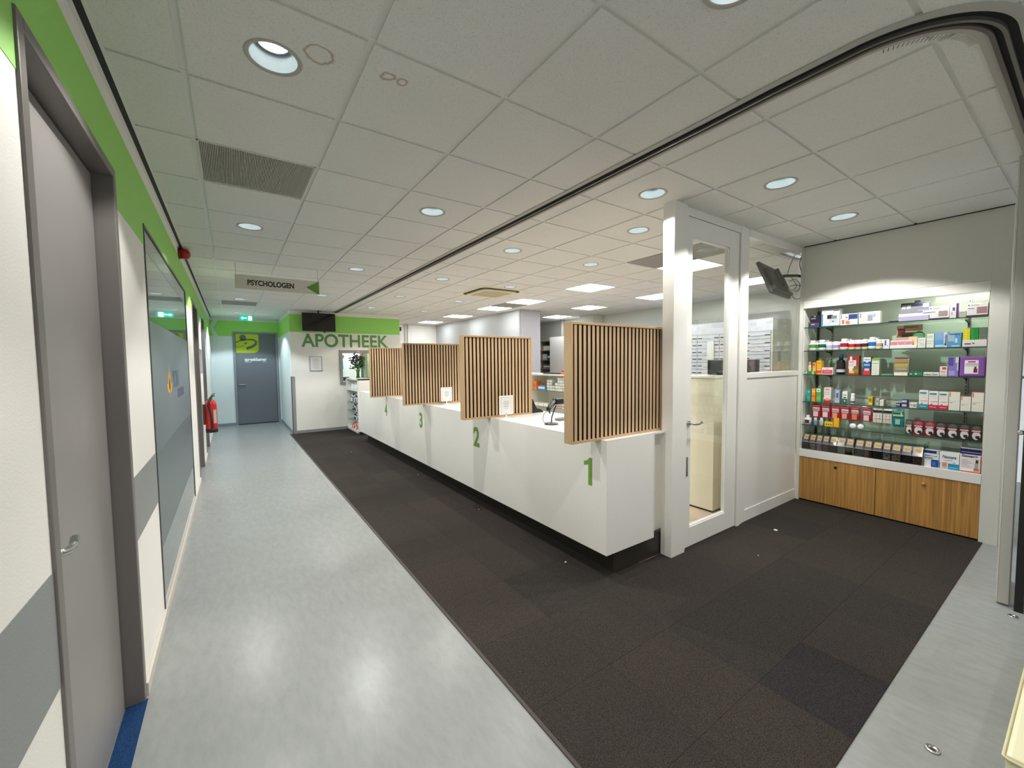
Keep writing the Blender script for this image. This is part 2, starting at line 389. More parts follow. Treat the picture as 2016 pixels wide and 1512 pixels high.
cell = lambda x, y: (int(math.floor((x - GX) / .6)), int(math.floor((y - GY) / .6)))
lc = {cell(*p) for p in lights + added_lights}; pc = {cell(*p) for p in panels}
ac = {(6, 8)}
def tile_mesh(m, hole=False, sx=.574, sy=.580, name='ceiling_tile'):
    q = MB(); b = q.b
    if not hole: q.box(-sx / 2, sx / 2, -sy / 2, sy / 2, 0, 0.016)
    else:
        n = 32; r = 0.085; inn, out = [], []
        for k in range(n):
            a = 2 * PI * k / n + PI / n; c, s_ = math.cos(a), math.sin(a); t = min(sx / 2 / abs(c), sy / 2 / abs(s_))
            inn.append((r * c, r * s_)); out.append((t * c, t * s_))
        cor = {4 * 0 + 3: (sx / 2, sy / 2), 11: (-sx / 2, sy / 2), 19: (-sx / 2, -sy / 2), 27: (sx / 2, -sy / 2)}
        vi = [b.verts.new((p[0], p[1], 0)) for p in inn]; vo = [b.verts.new((p[0], p[1], 0)) for p in out]
        vu = [b.verts.new((p[0], p[1], 0.016)) for p in inn]; vt = [b.verts.new((p[0], p[1], 0.016)) for p in out]
        for k in range(n):
            k2 = (k + 1) % n
            if k in cor:
                cv = b.verts.new((*cor[k], 0)); ct = b.verts.new((*cor[k], 0.016))
                b.faces.new((vi[k], vo[k], cv, vo[k2], vi[k2])); b.faces.new((vo[k], vt[k], ct, cv)); b.faces.new((cv, ct, vt[k2], vo[k2]))
            else:
                b.faces.new((vi[k], vo[k], vo[k2], vi[k2])); b.faces.new((vo[k], vt[k], vt[k2], vo[k2]))
            b.faces.new((vi[k], vi[k2], vu[k2], vu[k]))
        bmesh.ops.recalc_face_normals(b, faces=b.faces)
        lo = [f for f in b.faces if abs(f.normal.z) > .9]
        if lo and lo[0].normal.z > 0: bmesh.ops.reverse_faces(b, faces=b.faces)
    if not hole: bmesh.ops.recalc_face_normals(b, faces=b.faces)
    me = bpy.data.meshes.new(name); b.to_mesh(me); b.free(); me.materials.append(m); return me
TM = tile_mesh(tileM); TH = tile_mesh(tileM, True); TS1 = tile_mesh(tileS1, True); TS2 = tile_mesh(tileS2)
TW = {}
for i in range(-1, 14):
    for j in range(-4, 20):
        x = GX + .6 * (i + .5); yy = GY + .6 * (j + .5)
        if (i, j) in pc or (i, j) in ac: continue
        if yy > 12.8 or (x > 1.2 and x < 3.5 and yy > 10.45) or (x > 3.5 and yy > 12.4): continue
        if 5.6 < x < 6.1 and yy > 7.9: continue
        if x > 6.1 and yy < 1.9: continue
        if i >= 2 and j < -2: continue
        if x > 5.5 and yy < 2.0: continue
        if i == -1:
            if 'e' not in TW: TW['e'] = tile_mesh(tileM, sx=.225)
            link('ceiling_tile', TW['e'], ceil, (-0.2385, yy, CZ - 0.008)); continue
        me = TM
        if (i, j) in lc: me = TH
        if (i, j) == (0, 1): me = TS1
        if (i, j) == (1, 1): me = TS2
        if (i, j) in ((0, 14), (7, 3), (8, 10), (7, 2)):
            if 'g' not in TW: TW['g'] = tile_mesh(greytile)
            me = TW['g']
        if (i, j) == (0, 3): continue
        link('ceiling_tile', me, ceil, (x, yy, CZ - 0.008))
# plain soffit behind the viewer, above areas no one sees from here
obj('ceiling_board', MB().box(1.09, 8.12, -3.2, -0.78, CZ, CZ + .02).box(5.49, 8.12, -.78, 1.9, CZ, CZ + .02).box(-0.4, 1.09, -3.2, -1.38, CZ, CZ + .02), tileM, ceil)
# grid bars
for i in range(0, 15):
    x = GX + .6 * i; y1 = 12.9 if x < 1.1 else (10.4 if x < 3.5 else 12.4)
    if x < 8.1: obj('grid_bar', MB().box(x - .0155, x + .0155, -0.78, y1, CZ, CZ + 0.03), gridm, ceil)
for j in range(-3, 20):
    y = GY + .6 * j; x1 = 8.1 if y < 10.4 else 1.12
    obj('grid_bar', MB().box(-0.36, x1, y - .0125, y + .0125, CZ - 0.001, CZ + 0.03), gridm, ceil)
    if 10.4 < y < 12.4: obj('grid_bar', MB().box(3.64, 8.1, y - .0155, y + .0155, CZ + .001, CZ + .03), gridm, ceil)
# edge shadow gaps and angle trims
mb = MB(); mb.box(-0.385, -0.362, -0.8, 11.2, CZ - .012, CZ - .002)
struct('trim_1', mb, blackgap, 'black shadow gap where the left wall meets the ceiling', 'trim')
mb = MB(); mb.box(-0.40, -0.385, -0.8, 12.9, CZ - .014, CZ); mb.box(-0.362, -0.350, -0.8, 12.9, CZ - .012, CZ); mb.box(-0.36, 1.12, 12.86, 12.9, CZ - .012, CZ)
mb.box(1.08, 1.12, 10.4, 12.9, CZ - .012, CZ); mb.box(1.12, 3.64, 10.38, 10.4, CZ - .012, CZ); mb.box(3.64, 5.55, 12.38, 12.4, CZ - .012, CZ)
mb.box(8.1, 8.12, 1.9, 12.4, CZ - .012, CZ)
struct('trim_2', mb, gridm, 'pale wall angle around the edge of the suspended ceiling', 'trim')
struct('trim_3', MB().box(5.185, 5.2, 0.45, 1.9, CZ - .014, CZ), blackgap, 'dark joint between the display wall and the ceiling', 'trim')
# ribbed grey ventilation panel
v = thing('ventilation_panel', 'grey ribbed ventilation panel set in the corridor ceiling', 'vent', (0.189, 3.121, CZ))
obj('frame', MB().box(-.105, -.099, 2.827, 3.415, CZ - .008, CZ + .008).box(.477, .483, 2.827, 3.415, CZ - .008, CZ + .008).box(-.105, .483, 2.827, 2.833, CZ - .008, CZ + .008).box(-.105, .483, 3.409, 3.415, CZ - .008, CZ + .008), gridm, v)
obj('backing', MB().box(-.1, .48, 2.83, 3.41, CZ + .006, CZ + .01), mat('vent_dark', (110, 110, 104), .8), v)
mb = MB()
for k in range(72): mb.box(-.098 + k * .0081, -.098 + k * .0081 + .0046, 2.833, 3.409, CZ - .006, CZ + .006)
tag(obj('rib', mb, mat('vent_rib', (184, 182, 172), .6), v), kind='stuff')

# downlights
def downlight(x, y, label, group, watt, col):
    t = thing('downlight', label, 'ceiling light', (x, y, CZ - .008), group)
    if not hasattr(downlight, 'm'):
        a = MB().lathe([(.084, .004), (.084, 0), (.100, -.004), (.103, 0), (.103, .001)], 40, cap=False)
        b = MB().lathe([(.084, 0), (.082, .02), (.066, .062), (.064, .07)], 40, cap=False)
        c = MB().lathe([(.055, .058), (.001, .060)], 32, cap=True); g_ = MB().lathe([(.064, .060), (.060, .052), (.055, .054), (.055, .060)], 32, cap=False)
        r = MB()
        for q in (.014, .026, .038): r.lathe([(q, .0575), (q + .002, .0555), (q + .004, .0575)], 24, cap=False)
        ms = []
        for nm, q, mm in (('trim_ring', a, mat('trim_ring_grey', (170, 168, 162), .4)), ('reflector', b, mat('reflector_white', (186, 200, 206), .3)), ('lens_rim', g_, mat('lens_rim_grey', (96, 108, 112), .3)), ('lens', c, lampE), ('lens_rib', r, mat('lens_ribs', (200, 215, 222), .2, emit=.9))):
            bmesh.ops.recalc_face_normals(q.b, faces=q.b.faces); me = bpy.data.meshes.new(nm); q.b.to_mesh(me); q.b.free(); me.materials.append(mm); ms.append((nm, me))
        downlight.m = ms
    for nm, me in downlight.m: link(nm, me, t)
    L = bpy.data.lights.new('downlight_lamp', 'SPOT'); L.energy = watt; L.color = col; L.spot_size = math.radians(SPOT_A); L.spot_blend = .2; L.shadow_soft_size = .018
    lo = bpy.data.objects.new('downlight_lamp', L); COL.objects.link(lo); lo.parent = t; lo.location = (0, 0, .006)
warm = (1, .965, .91); cool = (.72, .88, 1.0); neut = (1, .985, .96)
desc = {(0.189, 1.921): 'largest round downlight beside the ring shaped water stain', (.189, 4.321): 'round downlight in the corridor ceiling beyond the grey ventilation panel',
 (.189, 6.721): 'round downlight partly behind the hanging psychologen sign', (.189, 9.121): 'small round downlight before the far grey ceiling tile', (.189, 11.521): 'farthest corridor downlight above the green exit sign',
 (1.389, .721): 'round downlight cut by the top edge of the picture', (1.389, 3.121): 'round downlight right of the ventilation panel over the carpet edge', (1.389, 5.521): 'round downlight above and right of the hanging psychologen sign', (1.389, 7.921): 'round downlight just touching the green arrow of the hanging sign',
 (2.589, 1.921): 'round downlight directly in front of the white column', (2.589, 3.721): 'second downlight above the counter counted from the column', (2.589, 5.521): 'third downlight above the counter counted from the column', (2.589, 7.321): 'fourth downlight above the counter counted from the column', (2.589, 9.121): 'farthest downlight in the row above the counter',
 (3.189, 1.321): 'downlight above the carpet in front of the glass door', (4.389, 1.321): 'downlight nearest the lit product display', (3.189, 2.521): 'downlight just left of the column inside the pharmacy room', (4.389, 2.521): 'downlight seen through the top of the glass door',
 (3.789, 3.721): 'downlight above screen number 1 inside the pharmacy room', (3.789, 5.521): 'downlight beside the ceiling air conditioner', (3.789, 7.321): 'downlight beyond the ceiling air conditioner', (3.789, 9.121): 'small downlight near the far pharmacy wall'}
for (x, y) in lights:
    inroom = x > 2 and y > 1.6
    w = ROOM_W if inroom else HALL_W; c = (cool if (x < 1 and y > 10) else (warm if inroom else neut))
    if (x, y) == (.189, 9.121): c = (.85, .93, 1)
    if not inroom and y > 2.6: w *= (1.6 if x > 1 else 1.25)
    if y > 9 and x < 1: w *= 1.6
    if x > 3 and y < 1.6: w *= (1.6 if x > 4 else 1.1)
    downlight(x, y, desc[(x, y)], 'round ceiling downlights', w, c)
for (x, y), nm in zip(added_lights, ('nearest the left wall', 'farther back above the carpet line', 'farther back beside the track', 'nearest the glass panels')): downlight(x, y, 'added unseen downlight behind the viewer ' + nm, 'added unseen downlights behind the viewer', HALL_W * .45, neut)

pdesc = ['square led panel partly seen through the glass door', 'large square led panel above screen number 1', 'square led panel right of the ceiling air conditioner', 'square led panel touching the top of the white wall block', 'second farthest square led panel', 'farthest square led panel near the white far wall',
         'square led panel seen through the window left of the monitor', 'square led panel cut by the white column', 'square led panel deep in the pharmacy room right of the wall block', 'square led panel over the back shelves, hidden from the corridor']
fm = MB().box(-.297, .297, -.297, -.285, -.006, .012).box(-.297, .297, .285, .297, -.006, .012).box(-.297, -.285, -.285, .285, -.006, .012).box(.285, .297, -.285, .285, -.006, .012)
pf = None
for (p, d) in zip(panels, pdesc):
    t = thing('led_panel', d, 'ceiling light', (p[0], p[1], CZ - .002), 'square led ceiling panels')
    if pf is None:
        pf = obj('frame', fm, whitep, t, world=False); pd_ = obj('diffuser', MB().box(-.285, .285, -.285, .285, -.001, .004), panelE, t, world=False)
    else: dup(pf, t); dup(pd_, t)

# ceiling track with the rounded corner
path = [(2.085, 10.38), (2.085, 1.2), (2.08, .9), (2.085, .66)]
for k in range(1, 22):
    a = PI + (PI / 2) * k / 21; path.append((2.425 + .34 * math.cos(a), .62 + .36 * math.sin(a)))
path += [(3.0, .26), (3.96, .262)]
def sweep(off0, off1, z0, z1, m, name, parent):
    q = MB(); pr = None
    for k, p in enumerate(path):
        a = Vector(path[max(k - 1, 0)]); c = Vector(path[min(k + 1, len(path) - 1)]); t = (c - a).normalized(); n = Vector((-t.y, t.x))
        P = Vector(p); i0 = P + n * off0; i1 = P + n * off1
        ring = [q.b.verts.new((i0.x, i0.y, z0)), q.b.verts.new((i1.x, i1.y, z0)), q.b.verts.new((i1.x, i1.y, z1)), q.b.verts.new((i0.x, i0.y, z1))]
        if pr:
            for u in range(4): q.b.faces.new((pr[u], pr[(u + 1) % 4], ring[(u + 1) % 4], ring[u]))
        else: q.b.faces.new(ring)
        pr = ring
    q.b.faces.new(pr[::-1])
    return obj(name, q, m, parent)
tr = thing('ceiling_track', 'dark sliding-wall track curving across the ceiling to the glass panels', 'track', (2.085, 10.38, 2.77))
trim_c = mat('track_flange', (172, 171, 164), .5)
sweep(-.070, -.036, CZ - .014, CZ, trim_c, 'outer_flange', tr)
sweep(.034, .062, CZ - .014, CZ, trim_c, 'inner_flange', tr)
sweep(-.036, .034, CZ - .010, CZ - .006, mat('track_slot', (14, 14, 15), .7), 'slot', tr)
sweep(-.012, .000, CZ - .024, CZ - .010, mat('track_rail_metal', (120, 118, 112), .35, .7), 'rail', tr)
sweep(.020, .034, CZ - .020, CZ - .010, mat('track_lip', (96, 88, 82), .5), 'lip', tr)
mb = MB()
for k in range(26):
    a = math.radians(196 + 72 * k / 25); ca, sa = math.cos(a), math.sin(a); r0, r1 = .258, .300 + .0 * k
    P0 = Vector((2.425 + .252 * ca, .62 + .272 * sa, CZ - .0155)); P1 = Vector((2.425 + .277 * ca, .62 + .297 * sa, CZ - .0155)); n = Vector((-sa, ca, 0)) * .0012
    mb.quad([P0 - n, P0 + n, P1 + n, P1 - n])
tag(obj('saw_cut', mb, blackgap, tr), kind='stuff')

# ------------------------------------------------------------------ doors and window of the left wall
def lever(parent, x, y, z, sgn=1, m=chrome):
    mb = MB(); mb.tube([(x, y, z + .01), (x + .045, y, z + .01)], .010, 10)
    pts = [(x + .045, y, z + .01), (x + .052, y + .012 * sgn, z + .006), (x + .055, y + .05 * sgn, z - .006), (x + .054, y + .10 * sgn, z - .008), (x + .048, y + .145 * sgn, z + .002)]
    mb.tube(pts, .0105, 10); mb.lathe([(.026, 0), (.026, .008)], 20, c=(x, y, z + .01), ax='x')
    return obj('door_handle', mb, m, parent)
def side_door(n, y0, y1, h, label, handle):
    d = thing('door_%d' % n, label, 'door', (-0.4, y0, 0), kind='structure')
    f = .045
    mb = MB()
    mb.box(-.515, -.392, y0, y0 + f, 0, h, bev=.004); mb.box(-.515, -.392, y1 - f, y1, 0, h, bev=.004); mb.box(-.515, -.392, y0 + f, y1 - f, h - f + .005, h, bev=.004)
    obj('door_frame', mb, framem, d)
    obj('door_leaf', MB().box(-.50, -.462, y0 + f + .006, y1 - f - .010, .012, h - f - .004, bev=.003), doorm, d)
    obj('rebate_seal', MB().box(-.50, -.480, y1 - f - .010, y1 - f, 0, h - f).box(-.50, -.480, y0 + f, y0 + f + .006, 0, h - f).box(-.50, -.480, y0 + f, y1 - f, h - f - .004, h - f + .005), blackgap, d)
    if handle: lever(d, -.462, y0 + .105, 1.055)
    return d
side_door(1, 1.52, 2.55, 2.455, 'large grey door nearest on the left with a steel lever', True)
side_door(2, 6.92, 7.97, 2.47, 'grey corridor door just beyond the left glass window', True)
side_door(3, 8.82, 9.85, 2.47, 'grey corridor door behind the red fire extinguisher', True)
w = thing('window_1', 'tall glass office front in the left wall with an orange and blue logo', 'window', (-.4, 3.28, 0), kind='structure')
wfm = mat('window_thin_frame', (70, 70, 72), .4)
mb = MB(); mb.box(-.45, -.394, 3.28, 3.293, .03, 2.43); mb.box(-.45, -.394, 5.955, 5.97, .03, 2.43); mb.box(-.45, -.394, 3.293, 5.955, 2.41, 2.43); mb.box(-.45, -.394, 3.293, 5.955, .03, .045)
obj('frame', mb, wfm, w)
obj('pane', MB().box(-.405, -.399, 3.295, 5.95, .045, 2.405), mat('dark_office_glass', (84, 100, 104), .04, spec=1.0, coat=.9), w)
obj('frosted_film', MB().box(-.399, -.3982, 3.30, 5.945, 1.035, 1.86), mat('frosted_film', (106, 120, 124), .35), w)
obj('frosted_film', MB().box(-.399, -.3982, 3.30, 5.945, .43, 1.03), mat('frosted_film_lower', (94, 106, 108), .3), w)
obj('office_floor', MB().box(-.515, -.405, 3.28, 5.97, 0, .03), wallm, w)
lg = mat('logo_orange', (226, 172, 60), .5); lb = mat('logo_navy', (72, 84, 120), .5)
mb = MB()
def petal(cx, cz, a, L, w_):
    pts = []
    for k in range(9):
        t = k / 8; pts.append((t * L, w_ * math.sin(PI * t)))
    for k in range(7, 0, -1):
        t = k / 8; pts.append((t * L, -w_ * math.sin(PI * t)))
    return [(cx + x * math.cos(a) - y * math.sin(a), cz + x * math.sin(a) + y * math.cos(a)) for x, y in pts]
for a in (20, 62, 90, 118, 160): mb.prism(petal(4.14, 1.38, math.radians(a), .17 if a != 90 else .20, .034), 'x', -.398, -.3975)
mb.prism(petal(4.14, 1.38, math.radians(-90), .06, .012), 'x', -.398, -.3975)
obj('logo_flower', mb, lg, w)
text('logo_lettering', 'YOU', .20, lb, '+x', (-.3978, 4.58, 1.46), w, bold=.02, width=.46)
text('logo_lettering', 'sense', .17, lb, '+x', (-.3978, 4.95, 1.35), w, bold=.02, width=.56)

# far door
d = thing('door_4', 'dark grey far door with a lime green sign reading spreekkamer', 'door', (.06, 12.9, 0), kind='structure')
mb = MB(); mb.box(.06, .119, 12.885, 13.0, 0, 2.45); mb.box(1.026, 1.085, 12.885, 13.0, 0, 2.45); mb.box(.119, 1.026, 12.885, 13.0, 2.405, 2.45)
obj('door_frame', mb, frame2, d)
obj('door_leaf', MB().box(.124, 1.018, 12.90, 12.94, .02, 2.40), fardoor, d)
obj('door_gap', MB().box(.119, 1.026, 12.945, 12.95, 0, 2.41), blackgap, d)
lime = mat('lime_sign', (176, 196, 28), .5); dg = mat('sign_dark_grey', (92, 98, 88), .5)
pl = [(.13, 2.395), (.13, 1.90), (.50, 1.90)] + [(.52 + .12 * math.sin(a), 2.02 - .12 * math.cos(a)) for a in [PI / 2 * k / 6 for k in range(7)]] + [(.64, 2.395)]
obj('lime_sign_panel', MB().prism(pl, 'y', 12.8985, 12.90), lime, d)
mb = MB(); mb.prism([(.29 + .075 * math.cos(a), 2.30 + .075 * math.sin(a)) for a in [2 * PI * k / 20 for k in range(20)]], 'y', 12.8975, 12.8985)
def stroke(pts, w0, w1):
    L_, R_ = [], []
    for k, p in enumerate(pts):
        a = Vector(pts[max(k - 1, 0)]); c = Vector(pts[min(k + 1, len(pts) - 1)]); t = (c - a).normalized(); n = Vector((-t.y, t.x)); w_ = w0 + (w1 - w0) * k / (len(pts) - 1)
        L_.append(Vector(p) + n * w_); R_.append(Vector(p) - n * w_)
    for k in range(len(pts) - 1): mb.prism([L_[k], L_[k + 1], R_[k + 1], R_[k]], 'y', 12.8975, 12.8985)
stroke([(.13, 2.17), (.25, 2.225), (.40, 2.255), (.52, 2.25), (.585, 2.20), (.57, 2.13), (.50, 2.07), (.36, 2.01)], .012, .036)
stroke([(.13, 2.05), (.24, 2.06), (.31, 2.10)], .006, .008)
mb.prism([(.35, 2.11), (.31, 2.165), (.325, 2.185), (.35, 2.17), (.375, 2.185), (.39, 2.165)], 'y', 12.8975, 12.8985)
obj('sign_emblem', mb, dg, d)
text('lettering', 'spreekkamer', .12, whitep, '-y', (.56, 12.898, 1.725), d, bold=.02, width=.50)
obj('underline', MB().box(.31, .47, 12.8985, 12.90, 1.655, 1.662).box(.72, .80, 12.8985, 12.90, 1.655, 1.662), whitep, d)
mb = MB().box(.155, .30, 12.85, 12.865, 1.06, 1.08, bev=.003).box(.15, .17, 12.85, 12.90, 1.06, 1.08)
obj('door_handle', mb, chrome, d); obj('lock_plate', MB().box(.14, .29, 12.885, 12.90, .985, 1.05, bev=.003), mat('lock_plate_grey', (120, 120, 124), .4, .5), d)

# exit sign
t = thing('exit_sign', 'lit green exit sign with a white arrow and running figure', 'sign', (.36, 12.0, 2.80))
obj('housing', MB().box(.215, .505, 11.985, 12.02, 2.655, 2.80, bev=.004), mat('sign_housing', (150, 200, 190), .4), t)
obj('green_face', MB().box(.222, .498, 11.982, 11.985, 2.665, 2.79), glow2, t)
obj('white_panel', MB().box(.40, .475, 11.980, 11.982, 2.675, 2.78), glow3, t)
mb = MB(); mb.prism([(.25, 2.728), (.285, 2.765), (.285, 2.738), (.37, 2.738), (.37, 2.718), (.285, 2.718), (.285, 2.69)], 'y', 11.980, 11.982); obj('arrow', mb, glow3, t)
mb = MB(); mb.lathe([(.009, 0), (.009, .001)], 12, c=(.445, 11.979, 2.768), ax='y')
for q in ([(.44, 2.757), (.425, 2.725)], [(.425, 2.725), (.445, 2.712), (.44, 2.684)], [(.425, 2.725), (.412, 2.705), (.405, 2.70)], [(.438, 2.752), (.42, 2.75), (.412, 2.735)], [(.44, 2.752), (.455, 2.74), (.465, 2.745)]):
    mb.tube([(x, 11.979, z) for x, z in q], .0045, 6)
obj('running_figure', mb, mat('exit_figure_green', (10, 90, 75), .5), t)
obj('ceiling_plate', MB().box(.30, .42, 11.985, 12.015, 2.80, 2.806), whitep, t)

# hanging sign
t = thing('hanging_sign', 'white hanging sign reading PSYCHOLOGEN with a green arrow', 'sign', (.54, 5.9, 2.49))
obj('board', MB().box(.08, 1.0, 5.896, 5.904, 2.495, 2.662, bev=.001), mat('sign_board_white', (214, 208, 196), .25), t)
obj('arrow', MB().prism([(.845, 2.574), (.995, 2.662), (.995, 2.488)], 'y', 5.893, 5.896), mat('arrow_green', (92, 150, 56), .5), t)
text('lettering', 'PSYCHOLOGEN', .088, blackm, '-y', (.455, 5.8955, 2.572), t, bold=.035, width=.50)
obj('hanging_wire', MB().tube([(.09, 5.9, 2.66), (.09, 5.9, CZ)], .0015, 5), dgrey, t); obj('hanging_wire', MB().tube([(.985, 5.9, 2.66), (.985, 5.9, CZ)], .0015, 5), dgrey, t)

# alarm
t = thing('fire_alarm_sounder', 'red fire alarm sounder high on the left wall at the ceiling', 'alarm', (-.40, 5.45, 2.74))
mb = MB(); mb.lathe([(.055, 0), (.055, .02)], 20, c=(-.40, 5.45, 2.735), ax='x'); obj('base', mb, mat('alarm_dark_red', (110, 8, 10), .4), t)
mb = MB(); mb.lathe([(.052, .02), (.052, .06), (.045, .085), (.02, .10)], 24, c=(-.40, 5.45, 2.735), ax='x'); obj('horn', mb, mat('alarm_red', (158, 12, 14), .3), t)
# framed paper on the left wall
t = thing('notice_holder', 'grey notice holder on the left wall between two corridor doors', 'sign', (-.4, 8.4, 1.5))
obj('frame', MB().box(-.4, -.39, 8.2, 8.62, 1.46, 1.84, bev=.002), alu, t); obj('paper', MB().box(-.39, -.3885, 8.22, 8.60, 1.48, 1.82), mat('notice_grey', (170, 172, 176), .5), t)
# fire extinguisher
t = thing('fire_extinguisher', 'red fire extinguisher hanging on the left wall', 'fire extinguisher', (-.295, 8.25, .50))
ex = (-.293, 8.25, .50)
obj('cylinder', MB().lathe([(.060, .0), (.078, .012), (.080, .06), (.080, .43), (.072, .475), (.05, .505), (.025, .52)], 28, c=ex), mat('extinguisher_red', (186, 14, 18), .22, coat=.5), t)
obj('foot_ring', MB().lathe([(.079, -.012), (.083, -.01), (.083, .05), (.081, .052)], 28, c=ex), blackm, t)
obj('valve', MB().lathe([(.022, .515), (.022, .56), (.012, .565)], 14, c=ex).tube([(-.293, 8.25, 1.045), (-.27, 8.23, 1.075), (-.235, 8.20, 1.085)], .009, 8), mat('valve_green_grey', (88, 120, 96), .4), t)
obj('carry_handle', MB().tube([(-.293, 8.25, 1.06), (-.265, 8.20, 1.10), (-.235, 8.15, 1.125)], .010, 8), mat('handle_green', (60, 110, 80), .4), t)
obj('hose', MB().tube([(-.293, 8.235, 1.05), (-.315, 8.17, 1.03), (-.325, 8.155, .93), (-.30, 8.155, .80), (-.285, 8.158, .68), (-.285, 8.165, .56)], .012, 8), blackm, t)
obj('label', MB().box(-.262, -.222, 8.168, 8.173, .64, .86), mat('extinguisher_label', (216, 190, 180), .5), t)
obj('wall_bracket', MB().box(-.40, -.372, 8.23, 8.27, .62, .95), dgrey, t)

# television on the pharmacy wall
t = thing('television', 'black flat television mounted in front of the green band', 'television', (1.70, 10.2, 2.33))
obj('casing', MB().box(1.352, 2.045, 10.19, 10.23, 2.33, 2.74, bev=.004), blackm, t); obj('screen', MB().box(1.36, 2.037, 10.187, 10.19, 2.345, 2.732), screenm, t)
obj('ceiling_mount', MB().tube([(1.70, 10.25, 2.6), (1.70, 10.25, CZ)], .015, 8).box(1.66, 1.74, 10.22, 10.28, 2.50, 2.66).box(1.64, 1.76, 10.20, 10.30, CZ - .01, CZ), dgrey, t)
obj('sensor', MB().box(1.79, 1.83, 10.19, 10.22, 2.305, 2.33), blackm, t)
# framed notice
t = thing('framed_notice', 'small silver framed notice on the white wall left of the flowers', 'picture', (1.63, 10.4, 1.42))
obj('frame', MB().box(1.50, 1.765, 10.385, 10.4, 1.42, 1.765, bev=.003), mat('silver_frame', (176, 176, 176), .35, .6), t)
obj('sheet', MB().box(1.518, 1.747, 10.382, 10.385, 1.44, 1.747), mat('notice_paper', (222, 222, 222), .6), t)
mb = MB()
for k in range(14): mb.box(1.56, 1.56 + random.uniform(.10, .15), 10.3812, 10.382, 1.70 - .017 * k, 1.704 - .017 * k)
obj('printed_text', mb, mat('print_grey', (150, 150, 152), .6), t)
# small black sensor on the wall end
tag(obj('wall_sensor', MB().box(3.64, 3.69, 10.40, 10.45, 2.42, 2.52, bev=.004), blackm, loc=(3.66, 10.42, 2.42)), 'small black sensor at the right end of the green band', 'sensor')
for k, x in enumerate((4.52, 4.60)):
    tag(obj('conduit_pipe', MB().tube([(x, 12.36, .3), (x, 12.36, CZ)], .022, 10), whitep, loc=(x, 12.36, .3)), 'left white conduit pipe on the far pharmacy wall' if k == 0 else 'right white conduit pipe on the far pharmacy wall', 'pipe')

# window in the pharmacy wall
w = thing('window_2', 'grey framed window in the wall behind the vase of flowers', 'window', (2.55, 10.4, 1.09), kind='structure')
mb = MB(); mb.box(2.15, 2.215, 10.37, 10.52, 1.09, 1.91); mb.box(2.885, 2.95, 10.37, 10.52, 1.09, 1.91); mb.box(2.215, 2.885, 10.37, 10.52, 1.835, 1.91); mb.box(2.215, 2.885, 10.37, 10.52, 1.09, 1.15)
obj('frame', mb, mat('window_grey_frame', (138, 138, 134), .45), w)
obj('pane', MB().box(2.215, 2.885, 10.43, 10.436, 1.15, 1.835), clearg, w)
mb = MB().box(2.16, 2.94, 11.0, 11.05, 1.0, 2.0, mat('office_white', (206, 212, 212), .5)).box(2.12, 2.16, 10.52, 11.05, 1.0, 2.0, wallm).box(2.94, 3.0, 10.52, 11.05, 1.0, 2.0, mat('office_green', (150, 165, 120), .6)).box(2.12, 3.0, 10.52, 11.05, .98, 1.12, wallm).box(2.12, 3.0, 10.52, 11.05, 2.0, 2.04, wallm)
mb.box(2.78, 2.83, 10.9, 11.0, 1.12, 2.0, mat('dark_green_curtain', (48, 74, 54), .8)); mb.box(2.62, 2.78, 10.93, 11.0, 1.12, 1.55, whitep)
obj('office_interior', mb, wallm, w)
L = bpy.data.lights.new('office_fill_light', 'AREA'); L.size = .4; L.energy = 5; L.color = (.9, .97, 1)  # added fill light brightening the office interior, no fixture modelled
lo = bpy.data.objects.new('office_fill_light', L); COL.objects.link(lo); lo.parent = w; lo.location = (0, .38, .86)
obj('screen_corner', MB().box(2.22, 2.40, 10.56, 10.60, 1.16, 1.26), dgrey, w); obj('blue_poster', MB().box(2.24, 2.36, 10.97, 10.99, 1.45, 1.75), mat('blue_poster', (90, 170, 200), .5), w)
obj('yellow_note', MB().box(2.225, 2.30, 10.6, 10.605, 1.72, 1.80), mat('yellow_note', (222, 180, 60), .6), w)

# ------------------------------------------------------------------ end shelving tower with bottles
t = thing('shelf_tower', 'white open shelf tower at the far end of the counter carrying flowers', 'shelf', (2.27, 9.28, 0))
mb = MB()
mb.box(2.27, 2.66, 9.25, 9.30, .03, 1.245, bev=.002); mb.box(2.27, 2.66, 10.33, 10.38, .03, 1.245); mb.box(2.27, 2.66, 9.25, 10.38, 1.215, 1.245); mb.box(2.27, 2.66, 9.25, 10.38, .03, .075); mb.box(2.60, 2.66, 9.25, 10.38, .03, 1.245)
obj('carcass', mb, lamgloss, t); obj('shelf_board', MB().box(2.275, 2.60, 9.30, 10.33, .965, .995), lamgloss, t)
for z in (.67, .47, .265): obj('glass_shelf', MB().box(2.275, 2.60, 9.30, 10.33, z, z + .008), greeng, t)
obj('foot', MB().box(2.33, 2.62, 9.28, 10.35, 0, .03), dgrey, t)
tag(obj('white_plinth_block', MB().box(2.56, 2.95, 8.66, 9.25, .0, .09, bev=.003).box(2.66, 2.95, 9.25, 9.6, 0, .09), lamgloss, loc=(2.56, 8.66, 0)), 'low white block on the floor between counter and shelf tower', 'block')

